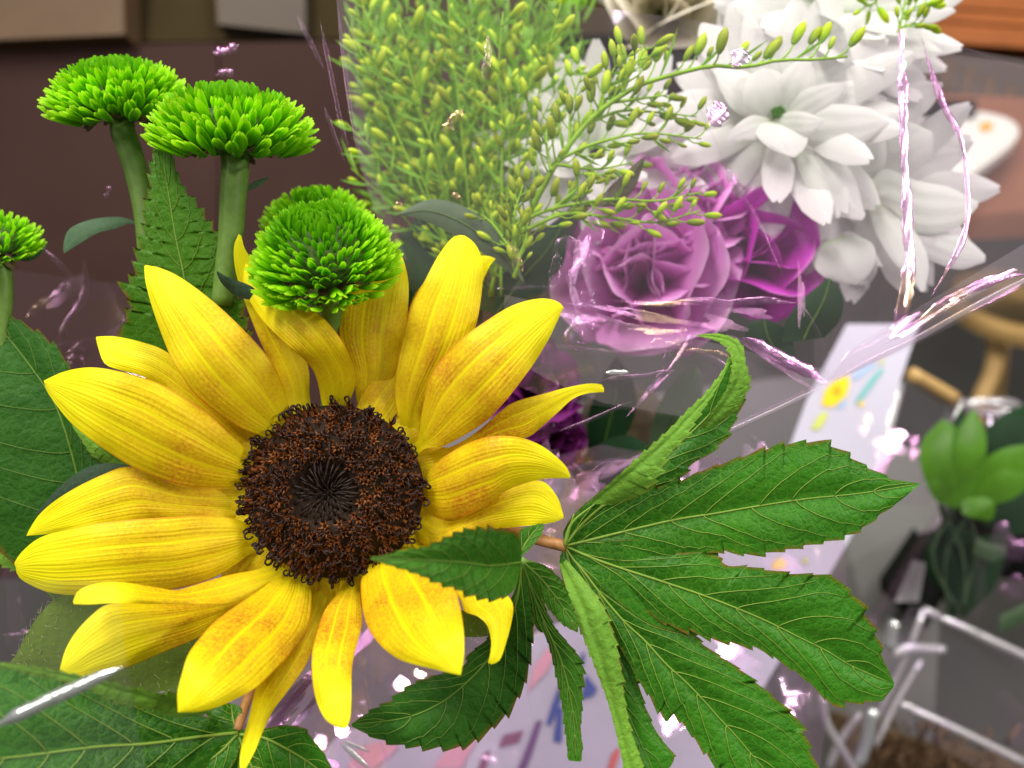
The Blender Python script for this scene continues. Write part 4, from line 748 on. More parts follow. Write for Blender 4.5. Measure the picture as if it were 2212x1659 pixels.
traced('white chrysanthemum crossed by the goldenrod tip, green eye showing', (1679, 258, 440), [
    ([(700, 640), (560, 540), (440, 400), (370, 290), (335, 180), (345, 138)], [(740, 560), (650, 400), (560, 270), (460, 165), (365, 130)], b1),
    ([(790, 600), (760, 400), (780, 200), (840, 60), (900, -40)], [(880, 600), (960, 400), (980, 200), (960, 60), (905, -40)], b1),
    ([(820, 620), (930, 440), (1050, 260), (1170, 110), (1300, 60)], [(880, 650), (1050, 500), (1180, 380), (1270, 250), (1305, 75)], b1),
    ([(830, 640), (980, 480), (1120, 370), (1300, 310), (1450, 330)], [(870, 690), (1050, 620), (1220, 540), (1360, 450), (1455, 340)], b1),
    ([(700, 690), (560, 620), (470, 500), (425, 405)], [(760, 640), (680, 520), (600, 430), (432, 395)], b2),
    ([(720, 560), (640, 400), (600, 250), (598, 120), (612, 55)], [(800, 560), (780, 400), (730, 250), (680, 150), (622, 58)], b2),
    ([(830, 660), (950, 560), (1100, 500), (1280, 475), (1435, 470)], [(850, 700), (1000, 680), (1170, 630), (1320, 560), (1440, 480)], b2),
    ([(830, 690), (960, 640), (1150, 630), (1330, 640), (1430, 690)], [(820, 740), (950, 810), (1150, 840), (1330, 780), (1438, 710)], b3),
    ([(800, 710), (900, 790), (1050, 840), (1200, 850), (1310, 840)], [(780, 740), (880, 850), (1020, 900), (1170, 895), (1300, 850)], b2),
    ([(780, 680), (800, 520), (870, 390), (960, 320)], [(850, 690), (940, 580), (1000, 450), (972, 325)], b3),
    ([(810, 680), (900, 570), (1040, 500), (1190, 475)], [(830, 720), (940, 690), (1090, 600), (1197, 485)], b3),
    ([(740, 700), (650, 640), (620, 540), (640, 440), (700, 395)], [(800, 680), (830, 560), (810, 460), (770, 410), (710, 393)], b3),
    ([(760, 700), (690, 730), (720, 800), (800, 870), (880, 905)], [(830, 710), (920, 770), (940, 820), (920, 875), (890, 907)], b4),
    ([(740, 680), (650, 680), (560, 730), (488, 806)], [(770, 720), (690, 780), (590, 800), (494, 814)], b4),
    ([(770, 690), (860, 660), (960, 660), (1060, 690)], [(780, 730), (870, 760), (980, 760), (1062, 700)], b4)], (1684, 250, 575))
def back_petals(root, c, axis, layers, seed):
    A = camdir(axis); X = camdir((1, 0, 0)); X = (X-A*X.dot(A)).normalized(); Y = A.cross(X); r_ = np.random.default_rng(seed); k = 1e-4*(1700+c[2])/1700; c0 = P1(*c)
    for cnt, th, Lp, off in layers:
        for i in range(cnt):
            a = (i+off+r_.normal(0, .12))*2*math.pi/cnt; ro = X*math.cos(a)+Y*math.sin(a); tt = math.radians(th+r_.normal(0, 4)); d = ro*math.sin(tt)+A*math.cos(tt)
            place(WP[int(r_.integers(0, 3))], 'petal', root, c0+ro*14*k, d, A, Lp*k*r_.uniform(1.0, 1.25), r_.uniform(1.0, 1.2))
back_petals([o for o in C.objects if o.get('label', '').startswith('white chrysanthemum crossed')][0], (1690, 250, 630), (-.15, .1, .97), [(13, 92, 225, .3), (12, 84, 205, .7)], 21)
daisy('topmost white chrysanthemum cut by the top edge', (1790, 20, 740), (.15, .15, .95), [(14, 92, 265, .3), (13, 82, 250, .1), (11, 68, 230, .5), (8, 50, 190, .2)], 4, False)
cl = [(c0, c0-25, c0-30) for c0 in (520, 500, 480)]
traced('lowest white chrysanthemum at right with petals hanging behind the wrap folds', (1880, 420, 520), [
    ([(1250, 300), (1380, 220), (1550, 190), (1640, 260)], [(1280, 430), (1450, 420), (1590, 370), (1652, 300)], (560, 545, 540)),
    ([(1330, 480), (1450, 400), (1580, 390), (1645, 440)], [(1330, 620), (1480, 610), (1600, 560), (1650, 460)], (555, 540, 535)),
    ([(1350, 640), (1480, 540), (1620, 480), (1740, 475)], [(1380, 740), (1540, 690), (1670, 600), (1744, 490)], (550, 535, 530)),
    ([(1250, 1000), (1300, 860), (1400, 760), (1560, 720), (1680, 760)], [(1370, 1080), (1500, 1000), (1620, 920), (1680, 850), (1690, 775)], cl[0]),
    ([(1300, 1080), (1420, 1010), (1600, 1075), (1780, 1100), (1948, 1160)], [(1380, 1180), (1530, 1280), (1690, 1315), (1850, 1275), (1946, 1190)], cl[1]),
    ([(1360, 1140), (1580, 1290), (1750, 1350), (1900, 1400), (1990, 1470)], [(1400, 1260), (1530, 1400), (1700, 1490), (1850, 1535), (1988, 1510)], cl[0]),
    ([(1320, 1180), (1390, 1350), (1480, 1500), (1570, 1600), (1615, 1680)], [(1430, 1180), (1530, 1300), (1610, 1420), (1650, 1540), (1640, 1680)], cl[1]),
    ([(1180, 1000), (1160, 870), (1220, 760), (1330, 690)], [(1310, 1050), (1380, 930), (1390, 800), (1345, 692)], cl[1]),
    ([(890, 860), (930, 960), (1000, 1080), (1100, 1190), (1200, 1250), (1280, 1270)], [(930, 850), (1060, 880), (1150, 940), (1220, 1050), (1275, 1180), (1300, 1240)], (430, 400, 395)),
    ([(740, 1090), (780, 1200), (860, 1290), (960, 1330)], [(900, 960), (1020, 1060), (1080, 1200), (1000, 1330)], (600, 590, 590)),
    ([(1000, 900), (1080, 1030), (1150, 1180), (1230, 1290)], [(1200, 900), (1280, 1030), (1310, 1160), (1260, 1290)], (575, 565, 560))],
    None, [(1860, 440, 800), (1820, 470, 800), (1770, 520, 800), (1710, 560, 800), (1600, 680, 820)])
traced('small drooping white bud flower under the other white chrysanthemums', (1800, 520, 500), [
    ([(1050, 1400), (1025, 1480), (1080, 1570), (1180, 1630), (1240, 1640)], [(1160, 1360), (1290, 1410), (1325, 1500), (1300, 1590), (1245, 1642)], (490, 460, 470)),
    ([(1130, 1370), (1220, 1350), (1320, 1420), (1400, 1530)], [(1200, 1420), (1300, 1480), (1370, 1530), (1405, 1535)], (500, 490, 490)),
    ([(1040, 1420), (1000, 1500), (940, 1590), (920, 1640)], [(1090, 1450), (1080, 1540), (1010, 1620), (930, 1650)], (520, 520, 520))])
back_petals([o for o in C.objects if o.get('label', '').startswith('lowest white')][0], (1890, 400, 760), (.2, .0, .95), [(13, 92, 215, .1), (12, 84, 190, .5)], 22)
daisy('white chrysanthemum half hidden behind the goldenrod spray', (1290, 330, 780), (-.1, .35, .9), [(11, 88, 245, .1), (10, 66, 215, .5), (8, 45, 170, .3)], 6, False)
# cream rose at top
def ruffle(n=12, m=15, wid=.62, amp=.07, freq=3, cup=.35, seed=0, tipw=1.0):
    r_ = np.random.default_rng(seed); t = np.linspace(0, 1, n)[:, None]; s = np.linspace(-1, 1, m)[None]; wd = wid*np.interp(t, [0, .3, .7, .9, 1], [.15, .55, 1, 1*tipw, .80*tipw])
    y = wd*s; z = t*(1-.16*s*s*t)+.03*np.sin(s*freq*2+r_.uniform(0, 6))*t**3; x = -cup*t**2*.6+cup*(1-s*s)*-wd*.55+amp*np.sin(s*freq*np.pi+r_.uniform(0, 6))*t**3+amp*.5*np.sin(s*freq*5+r_.uniform(0, 6))*t**6
    V = np.stack([np.broadcast_to(x, y.shape), y, np.broadcast_to(z, y.shape)], 2).reshape(-1, 3)
    return V, gridf(n, m), np.stack(np.broadcast_arrays(t, (s+1)/2), 2).reshape(-1, 2)
def ruf_meshes(mat, **kw):
    o = []
    for k in range(4):
        V, f_, uv = ruffle(seed=k, **kw); me = mesh('petal', V, f_, uv); me.materials.append(mat); o.append(me)
    return o
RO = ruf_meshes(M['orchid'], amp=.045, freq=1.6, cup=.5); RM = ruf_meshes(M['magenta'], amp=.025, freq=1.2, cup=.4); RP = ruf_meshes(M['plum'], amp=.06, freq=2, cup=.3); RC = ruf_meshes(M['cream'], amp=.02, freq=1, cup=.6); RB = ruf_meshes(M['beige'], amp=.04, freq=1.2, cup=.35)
def ruffled(label, name, cat, c, axis, R, meshes, layers, seed, group=None):
    root = thing(name, label, cat, P1(*c), group); A = camdir(axis); X = A.orthogonal().normalized(); Y = A.cross(X); r_ = np.random.default_rng(seed); k = R*1e-4*(1700+c[2])/1700; c0 = root.location
    for cnt, th, Lp, back in layers:
        off = r_.uniform(0, 6)
        for i in range(cnt):
            a = off+i*2*math.pi/cnt+r_.normal(0, .15); ro = X*math.cos(a)+Y*math.sin(a); tt = math.radians(th+r_.normal(0, 6)); d = ro*math.sin(tt)+A*math.cos(tt)
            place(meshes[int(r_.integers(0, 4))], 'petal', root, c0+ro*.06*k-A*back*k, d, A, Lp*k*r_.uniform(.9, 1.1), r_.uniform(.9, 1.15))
    J = Join(); J.add(*tube([c0-A*.25*k, c0-A*.5*k, c0-A*1.0*k], np.array([.08, .22, .12])*k, 8)); J.build('calyx', M['duskleaf'], root)
    return root
full = [(5, 86, 1.0, .42), (5, 66, .96, .38), (5, 48, .88, .34), (4, 32, .78, .3), (4, 18, .66, .28)]
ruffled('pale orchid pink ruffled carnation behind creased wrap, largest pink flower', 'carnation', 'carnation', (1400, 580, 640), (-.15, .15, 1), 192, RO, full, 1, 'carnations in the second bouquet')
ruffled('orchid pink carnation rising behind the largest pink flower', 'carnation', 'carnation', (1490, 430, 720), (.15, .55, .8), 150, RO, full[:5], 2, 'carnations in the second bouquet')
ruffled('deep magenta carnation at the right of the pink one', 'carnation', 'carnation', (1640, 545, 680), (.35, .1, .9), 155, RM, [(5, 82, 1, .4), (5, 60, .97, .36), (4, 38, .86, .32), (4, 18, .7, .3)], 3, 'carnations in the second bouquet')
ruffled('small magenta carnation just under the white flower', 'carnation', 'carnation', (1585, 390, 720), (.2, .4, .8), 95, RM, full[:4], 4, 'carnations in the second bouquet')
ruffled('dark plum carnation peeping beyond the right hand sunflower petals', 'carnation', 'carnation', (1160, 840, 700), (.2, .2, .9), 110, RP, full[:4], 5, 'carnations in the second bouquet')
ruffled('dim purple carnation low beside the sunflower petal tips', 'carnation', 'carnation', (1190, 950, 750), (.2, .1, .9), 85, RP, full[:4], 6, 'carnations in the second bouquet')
ruffled('cream rose at the top centre, blurred behind the goldenrod', 'rose', 'rose', (1440, -10, 1300), (-.1, .2, .9), 150, RC, full, 7)
ruffled('beige lily like flower low in the wrap beside the folded leaf', 'lily', 'lily', (1340, 930, 1200), (.1, .2, .9), 105, RB, [(6, 75, 1, .2), (4, 50, .8, .2)], 8)
# loose bouquet leaves
def free_leaf(name, label, mat, L, R, zz, cat='leaf', group='leaves in the second bouquet', midrib=M['vein_dim']):
    root = thing(name, label, cat, P1(L[0][0], L[0][1], zz[0]), group); v, uv = surf_lr(L, R, zz, 26, 11, .12, .15); mk('blade', P(v), gridf(26, 11), mat, root, uv)
    g = v.reshape(26, 11, 3)[:, 5]; g = g.copy(); g[:, 2] -= 2; vv, ff = tube(P(g), np.linspace(2.4, .8, 26)*1e-4, 5); mk('midrib', vv, ff, midrib, root); return root
free_leaf('eucalyptus_leaf', 'pale grey green rounded leaf pressed against the wrap beside the nearest pompon', M['duskleaf'], Z(2, [(1240, 1640), (1150, 1560), (1000, 1450), (800, 1330), (640, 1260), (520, 1240)]), Z(2, [(1250, 1620), (1180, 1450), (1050, 1290), (880, 1180), (700, 1150), (525, 1230)]), (330, 300, 270))
free_leaf('bouquet_leaf', 'browned pointed leaf tip standing behind the low goldenrod spray', M['brownleaf'], Z(2, [(1600, 1190), (1700, 1120), (1780, 1040), (1870, 960), (1945, 897)]), Z(2, [(1800, 1190), (1850, 1130), (1890, 1080), (1920, 1000), (1948, 900)]), (330, 330, 320))
free_leaf('bouquet_leaf', 'dark lobed leaf below the magenta carnation', M['darkleaf'], [(1690, 740), (1700, 690), (1740, 640), (1790, 600)], [(1780, 730), (1815, 690), (1820, 640), (1795, 602)], (520, 500, 500))
free_leaf('bouquet_leaf', 'dark leaf below the orchid carnation touching the folded leaf', M['darkleaf'], [(1640, 760), (1610, 730), (1620, 700), (1650, 690)], [(1720, 770), (1710, 730), (1690, 705), (1652, 688)], (560, 550, 540))
free_leaf('bouquet_leaf', 'dark green leaf between the white chrysanthemums and their bud', M['darkleaf'], [(1720, 560), (1760, 520), (1800, 480), (1840, 470)], [(1750, 580), (1810, 560), (1850, 520), (1845, 474)], (840, 840, 840))
free_leaf('bouquet_leaf', 'dim wide leaf low in the wrap left of the folded leaf', M['darkleaf'], [(1230, 1010), (1290, 960), (1350, 940), (1400, 960)], [(1250, 1060), (1320, 1060), (1390, 1030), (1405, 965)], (820, 800, 800))
free_leaf('bouquet_leaf', 'dim upright leaf under the orchid carnation beside the plum flower', M['darkleaf'], [(1270, 980), (1270, 900), (1300, 820), (1330, 770)], [(1330, 980), (1370, 900), (1370, 830), (1335, 772)], (900, 880, 860))
free_leaf('bouquet_leaf', 'dim leaf above the beige flower beside the folded leaf', M['duskleaf'], [(1400, 960), (1420, 880), (1460, 820), (1500, 790)], [(1470, 950), (1510, 880), (1520, 820), (1505, 792)], (900, 880, 860))
free_leaf('bouquet_leaf', 'dark leaf behind the goldenrod stems just above the sunflower tips', M['darkleaf'], [(1010, 660), (1060, 600), (1120, 540), (1220, 470)], [(1130, 700), (1180, 620), (1220, 560), (1226, 474)], (620, 600, 600))
free_leaf('bouquet_leaf', 'dark leaf filling the gap right of the nearest pompon', M['darkleaf'], [(880, 700), (850, 600), (860, 520), (900, 470)], [(1040, 700), (1050, 600), (1010, 520), (905, 468)], (640, 640, 650))

# ================================================================== wraps
def crease(pts, wdt, parent, mat, wob=1.0, zoff=-3, seed=None, name='crease', flat=.24, wmul=2.1):
    """narrow rounded fold of the film: half tube, uneven width"""
    wdt = wdt*wmul; r_ = np.random.default_rng(len(pts)*97+int(pts[0][0])); n = max(20, int(np.linalg.norm(np.diff(np.asarray(pts, float)[:, :2], axis=0), axis=1).sum()/9)); c = cr(pts, n)
    T = np.gradient(c[:, :2], axis=0); T /= np.linalg.norm(T, axis=1)[:, None]+1e-9; N = np.stack([-T[:, 1], T[:, 0]], 1)
    t = np.linspace(0, 1, n); wv = wdt*np.clip(np.minimum(t, 1-t)*5+.02, 0, 1)*(1+.35*np.convolve(r_.normal(0, 1, n+4), np.ones(5)/5, 'valid')*wob); off = np.convolve(r_.normal(0, 1, n+6), np.ones(7)/7, 'valid')*wdt*.35*wob
    V = []; a = np.linspace(0, np.pi, 7)
    for q in a: V.append(np.c_[c[:, :2]+N*(np.cos(q)*wv+off)[:, None], c[:, 2]+zoff-np.sin(q)*wv*flat+r_.normal(0, .05, n)*wdt*wob])
    V = np.stack(V, 1).reshape(-1, 3); return mk(name, P(V), gridf(n, 7), mat, parent)
def tri(x): return np.abs((x % 2)-1)
def sheet(parent, name, Lb, Rb, zf, n, m, mat, folds=(), amp=12, seed=0, smooth=True, lam=(60, 260)):
    L = cr(Lb, n); R = cr(Rb, n); s = np.linspace(0, 1, m)[None, :, None]; XY = L[:, None]*(1-s)+R[:, None]*s; X, Y = XY[..., 0], XY[..., 1]
    r_ = np.random.default_rng(seed); h = np.zeros_like(X)
    for k in range(9):
        a = r_.uniform(0, np.pi); l = r_.uniform(*lam); wx = X+25*np.sin(Y/170+k); wy = Y+25*np.sin(X/190+2*k)
        h += amp*l/200*(tri((wx*np.cos(a)+wy*np.sin(a))/l+r_.uniform(0, 2))-.5)*np.clip(.2+np.sin(X/r_.uniform(150, 400)+k)*np.cos(Y/r_.uniform(150, 400)+2*k), 0, 1)
    for pts, w_, am in folds:
        c = cr(pts, 60); d = np.full(X.shape, 1e9)
        for q in c: d = np.minimum(d, (X-q[0])**2+(Y-q[1])**2)
        h -= .22*am*np.exp(-np.sqrt(d)/w_)
    V = np.dstack([X, Y, zf(X, Y)+h]).reshape(-1, 3); return mk(name, P(V), gridf(n, m), mat, parent, None, smooth)
W2 = thing('bouquet_wrap', 'clear pink iridescent cellophane cone around the white and pink flowers', 'wrap', P1(1400, 900, 400), 'cellophane wraps')
def zW2(X, Y): return 205-60*np.exp(-((X-1350)/420)**2)+np.clip((Y-620)/300, 0, 1)*50
f2 = [([(1940, 55), (1950, 300), (1962, 500), (1960, 700)], 22, 40), ([(1990, 80), (2040, 230), (2085, 350), (2090, 480), (2060, 560), (2010, 640)], 14, 22), ([(2240, 590), (2100, 620), (1990, 690), (1900, 730)], 18, 28), ([(1780, 830), (1650, 770), (1540, 720), (1300, 665), (1150, 640)], 20, 30), ([(1570, 370), (1640, 500), (1700, 610), (1740, 690), (1780, 830)], 9, 14), ([(690, 90), (730, 250), (790, 420)], 10, 12), ([(1180, 680), (1400, 700), (1600, 690)], 8, 14), ([(1150, 720), (1350, 750), (1700, 800)], 8, 14)]
sheet(W2, 'film', [(722, -60), (740, 150), (765, 300), (800, 430), (850, 560), (940, 700), (1050, 800), (1180, 860)], [(2300, 150), (2300, 300), (2290, 450), (2260, 580), (2100, 665), (1940, 745), (1780, 832), (1600, 922)], zW2, 130, 220, M['film'], (), .7, 2)
sheet(W2, 'film', [(1850, 60), (1850, 200), (1700, 400), (1750, 600), (1760, 830)], [(2330, 150), (2320, 300), (2310, 450), (2260, 590), (1790, 836)], lambda X, Y: 640+0*X, 60, 60, M['film'], (), 1, 4)
sheet(W2, 'folded_edge', [(1090, 636), (1090, 720), (1150, 800), (1300, 870)], [(1792, 800), (1785, 825), (1700, 873), (1600, 921)], lambda X, Y: zW2(X, Y)-16, 50, 110, M['film_veil'], (), 2.5, 7)  # doubled layer whose haze paints in the reflected veil
sheet(W2, 'folded_edge', [(1785, 832), (1800, 800), (1850, 745)], [(2330, 548), (2310, 515), (2290, 480)], lambda X, Y: zW2(X, Y)-24, 12, 90, M['film_veil'], (), 1.0, 8)
sheet(W2, 'folded_edge', [(722, -60), (740, 150), (765, 300), (800, 430), (850, 560)], [(770, -60), (775, 150), (800, 300), (832, 430), (880, 560)], lambda X, Y: zW2(X, Y)-8, 60, 8, M['film'], (), 1.0, 9)
def on2(pts, dz=-14): return [(x, y, float(zW2(np.float64(x), np.float64(y)))+dz) for x, y in pts]
cz = lambda k, pts, w_, m_='fold', wob=1.0, dz=-24: crease(on2(Z(k, pts), dz), w_, W2, M[m_], wob)
cz(0, [(1938, 52), (1946, 90), (1950, 150), (1950, 220), (1954, 300), (1958, 400), (1962, 480), (1968, 560), (1965, 640), (1950, 690)], 5.5, 'fold_main', dz=-46)
cz(0, [(1958, 560), (1956, 620), (1950, 670), (1930, 712)], 6, 'fold_main', dz=-46)
cz(0, [(1990, 78), (2010, 150), (2040, 232), (2072, 290), (2086, 360), (2092, 430), (2088, 490), (2065, 550), (2010, 640)], 3.2, 'fold_main', dz=-34)
cz(0, [(2214, 592), (2150, 602), (2090, 625), (2030, 662), (1975, 700), (1925, 722)], 4.5, 'fold_main', dz=-40)
cz(0, [(2290, 566), (2214, 606), (2100, 664), (1980, 731), (1880, 780), (1783, 832)], 3.2, 'fold_edge', .15, -34); cz(0, [(1783, 832), (1700, 873), (1600, 919), (1520, 950)], 2.2, 'fold_edge', .15, -30)
cz(0, [(2200, 588), (2080, 648), (1970, 712), (1890, 752)], 2.0, 'fold_edge', .3, -34)
cz(0, [(2214, 606), (2150, 640), (2060, 690), (1980, 735), (1880, 780), (1785, 832)], 5, 'film_dense', .3, -30)
cz(0, [(2090, 650), (2000, 700), (1880, 760), (1790, 820)], 12, 'film_dense', .4, -30)
cz(0, [(1782, 834), (1690, 876), (1600, 918), (1540, 945)], 5, 'film_dense', .3, -10)
cz(6, [(970, 775), (850, 700), (700, 620), (590, 565), (480, 500)], 7, 'fold_main', dz=-40)
cz(6, [(980, 760), (800, 690), (640, 650)], 4, dz=-40)
cz(6, [(0, 290), (200, 280), (380, 290), (600, 280), (830, 290)], 3.2, dz=-30)
cz(6, [(830, 290), (900, 400), (960, 520), (980, 660), (975, 770)], 2.2, 'film_dense', .3, -30)
cz('B', [(690, 310), (735, 400), (725, 540), (650, 680), (585, 800), (545, 880), (600, 960)], 8, 'fold', 1.2, -34); cz('B', [(600, 960), (660, 1060), (650, 1150), (590, 1200)], 12, 'film_dense', 1.4, -30)
cz('B', [(600, 1210), (630, 1310), (540, 1380), (545, 1500)], 12, 'fold', 1.5, -26); cz('B', [(390, 640), (420, 580), (500, 550), (600, 610), (660, 560)], 7, 'film_dense', 1.3, -24); cz('B', [(395, 620), (370, 780), (350, 960)], 6, 'film_dense', 1.3, -24)
cz('B', [(1060, 1095), (1250, 1085), (1450, 1075), (1850, 1048)], 3.2, dz=-34); cz('B', [(430, 1060), (700, 1120), (1000, 1140), (1250, 1185), (1420, 1250)], 3.4, dz=-34); cz('B', [(350, 1180), (700, 1200), (1000, 1290), (1400, 1310)], 5, 'film_dense', 1, -30)
cz('B', [(300, 1430), (600, 1470), (900, 1500), (1300, 1490)], 3.2, 'film_dense', 1, -24); cz('B', [(1190, 1415), (1300, 1425), (1480, 1440)], 5, dz=-30); cz('B', [(1440, 1330), (1490, 1300), (1460, 1390), (1400, 1420)], 3.4, dz=-34)
cz('B', [(1470, 1478), (1600, 1490), (1750, 1505), (1890, 1530)], 3, 'fold_gold', 1, -30); cz('B', [(1480, 1490), (1700, 1545), (1850, 1640), (1870, 1700)], 5, 'film_dense', .5, -30)
cz('B', [(1900, 0), (1960, 90), (2060, 250), (2160, 430), (2240, 600)], 2, 'film_dense', .2, -24)
cz(2, [(790, 770), (830, 700), (900, 635)], 6, 'fold_gold', 1.2, -20); cz(2, [(1010, 470), (1040, 330), (1045, 200)], 4.5, 'fold_gold', 1.2, -20); cz(2, [(840, 1110), (880, 1150)], 3.5, 'fold_gold', 1, -20); cz(2, [(500, 1220), (545, 1165)], 3.5, 'fold_gold', 1, -20); cz(2, [(1170, 1410), (1210, 1500), (1240, 1570)], 3.5, 'fold_gold', 1, -20)
cz(3, [(400, 715), (450, 660), (500, 605)], 11, 'fold_main', dz=-50); cz(3, [(535, 390), (570, 340), (600, 280)], 9, 'fold_main', dz=-50)
cz(3, [(270, 480), (400, 740), (500, 960), (560, 1070), (700, 1330), (830, 1600)], 1.6, 'film_dense', .2, -24); cz(3, [(495, 975), (520, 1020), (560, 1070)], 4, dz=-34)
cz(3, [(1630, 190), (1900, 290), (2230, 400)], 1.8, 'film_dense', .2, -10)
cz('A', [(1580, 0), (1570, 110), (1545, 210), (1510, 290), (1440, 380), (1310, 465)], 5, dz=-60); cz('A', [(1300, 470), (1000, 600), (800, 685), (600, 750)], 2.4, 'film_dense', .3, -60); cz('A', [(1640, 220), (1450, 240), (1200, 275), (1000, 300)], 3, dz=-50); cz('A', [(1030, 235), (1230, 230)], 2.4, 'fold_glare', .5, -50)
for a_ in ([(690, 40), (715, 160), (745, 300), (775, 390)], [(640, 30), (670, 90), (700, 150)], [(700, 230), (725, 300), (745, 350)], [(728, 0), (745, 150), (770, 300), (802, 425)]):
    crease([(x, y, 190) for x, y in a_], 2.2, W2, M['film_dense'], .5)
# wrap of the sunflower bunch: crumpled sheet behind and below
W1 = thing('sunflower_wrap', 'crumpled pink iridescent cellophane behind and under the sunflower', 'wrap', P1(900, 1700, 500), 'cellophane wraps')
FLAT = [(470, 1330, 400), (1010, 1330, 400), (1010, 1760, 300), (470, 1760, 300)]
def flatw(X, Y): return np.clip(((X-790)/260)**2+((Y-1530)/170)**2-.55, 0, 1)
def zW1(X, Y): return 520+(1300-Y)*.45
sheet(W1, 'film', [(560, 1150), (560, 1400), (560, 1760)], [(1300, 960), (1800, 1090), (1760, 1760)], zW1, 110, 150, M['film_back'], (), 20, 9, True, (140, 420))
sheet(W1, 'film', [(-150, 560), (-120, 900), (-100, 1250), (-80, 1760)], [(460, 640), (520, 1000), (540, 1250), (560, 1760)], zW1, 50, 50, M['film_thin'], (), 9, 10, False, (80, 260))
quad('film', FLAT, M['film_flat'], W1)
for pts, w_, mt in (([(560, 1600), (640, 1510), (720, 1430), (790, 1345)], 12, 'fold'), ([(640, 1560), (720, 1480), (800, 1370)], 7, 'fold'), ([(580, 1560), (650, 1470)], 9, 'fold'), ([(770, 1440), (820, 1475), (870, 1500)], 3, 'film_dense'), ([(735, 1605), (775, 1640), (800, 1659)], 3, 'fold_glare'), ([(740, 1600), (800, 1625)], 2, 'fold_glare'),
        ([(1010, 1390), (1040, 1400), (1075, 1398)], 8, 'film_dense'), ([(1210, 970), (1180, 1010), (1160, 1080)], 9, 'film_dense')):
    crease([(x, y, 300+(1500-y)*.30) for x, y in pts], w_, W1, M[mt])
for pts, w_, mt in (([(1190, 800), (1185, 880), (1175, 960)], 9, 'film_dense'), ([(1130, 1050), (1180, 1030), (1280, 1010), (1370, 985)], 7, 'film_dense'), ([(1215, 1080), (1250, 1060), (1290, 1030)], 18, 'film_dense'), ([(1220, 1050), (1300, 1010), (1360, 995)], 4, 'fold'), ([(1530, 1010), (1520, 1050)], 6, 'film_dense'), ([(1600, 930), (1640, 960), (1690, 1010)], 3, 'film_dense'),
        ([(55, 690), (120, 640), (182, 590)], 8, 'film_dense'), ([(182, 560), (180, 640), (140, 700), (130, 760)], 5, 'film_dense'), ([(130, 765), (190, 745), (260, 722), (330, 700)], 9, 'film_dense'), ([(158, 800), (165, 770), (175, 745)], 9, 'fold'), ([(95, 540), (130, 575), (185, 635)], 3, 'film_dense'), ([(240, 400), (230, 430)], 3, 'film_dense'), ([(460, 115), (490, 108), (515, 95)], 5, 'fold'), ([(465, 160), (490, 158), (505, 165)], 4, 'film_dense'), ([(25, 1200), (30, 1260), (40, 1330), (45, 1390)], 9, 'film_dense'), ([(18, 1360), (60, 1400), (90, 1440)], 16, 'film_dense')):
    crease([(x, y, 420) for x, y in pts], w_, W1, M[mt])
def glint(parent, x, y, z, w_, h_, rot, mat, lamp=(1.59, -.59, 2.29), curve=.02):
    """small bent facet added to carry a highlight, set square to the half-way direction between eye and lamp"""
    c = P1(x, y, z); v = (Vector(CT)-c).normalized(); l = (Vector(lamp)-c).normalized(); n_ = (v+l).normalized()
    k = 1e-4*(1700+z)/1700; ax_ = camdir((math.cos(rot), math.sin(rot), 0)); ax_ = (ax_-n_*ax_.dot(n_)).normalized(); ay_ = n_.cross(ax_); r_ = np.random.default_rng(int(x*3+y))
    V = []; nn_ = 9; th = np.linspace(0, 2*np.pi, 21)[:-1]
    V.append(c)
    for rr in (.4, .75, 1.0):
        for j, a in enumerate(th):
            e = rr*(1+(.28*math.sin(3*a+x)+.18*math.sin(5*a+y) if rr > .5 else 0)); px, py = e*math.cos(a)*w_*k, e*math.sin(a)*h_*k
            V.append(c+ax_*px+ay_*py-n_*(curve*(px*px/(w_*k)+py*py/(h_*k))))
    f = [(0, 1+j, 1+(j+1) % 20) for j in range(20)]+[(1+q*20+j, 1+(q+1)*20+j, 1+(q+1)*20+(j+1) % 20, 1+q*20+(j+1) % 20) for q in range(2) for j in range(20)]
    return mk('highlight_facet', V, f, mat, parent)
LB_ = (-1.57, -.52, 2.35)
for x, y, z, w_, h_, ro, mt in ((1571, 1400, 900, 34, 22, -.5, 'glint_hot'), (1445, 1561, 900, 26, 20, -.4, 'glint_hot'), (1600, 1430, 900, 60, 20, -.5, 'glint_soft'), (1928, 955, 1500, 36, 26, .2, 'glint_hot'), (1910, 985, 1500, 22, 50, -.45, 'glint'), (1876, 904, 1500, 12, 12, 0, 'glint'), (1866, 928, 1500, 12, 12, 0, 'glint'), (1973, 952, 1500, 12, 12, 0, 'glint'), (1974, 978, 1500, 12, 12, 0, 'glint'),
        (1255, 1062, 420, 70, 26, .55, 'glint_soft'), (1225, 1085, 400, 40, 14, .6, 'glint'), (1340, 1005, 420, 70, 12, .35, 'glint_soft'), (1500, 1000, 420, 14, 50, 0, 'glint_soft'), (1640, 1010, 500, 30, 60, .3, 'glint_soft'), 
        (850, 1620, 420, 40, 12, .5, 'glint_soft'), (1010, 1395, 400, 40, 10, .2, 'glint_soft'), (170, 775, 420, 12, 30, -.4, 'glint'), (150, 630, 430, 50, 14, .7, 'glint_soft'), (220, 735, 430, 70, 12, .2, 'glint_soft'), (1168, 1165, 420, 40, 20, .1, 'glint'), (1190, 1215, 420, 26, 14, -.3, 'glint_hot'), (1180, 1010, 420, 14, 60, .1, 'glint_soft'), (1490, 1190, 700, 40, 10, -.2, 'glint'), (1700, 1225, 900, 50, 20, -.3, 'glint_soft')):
    glint(W1, x, y, z, w_, h_, ro, M[mt])  # highlight pieces added on the sunflower wrap, turned to mirror a lamp
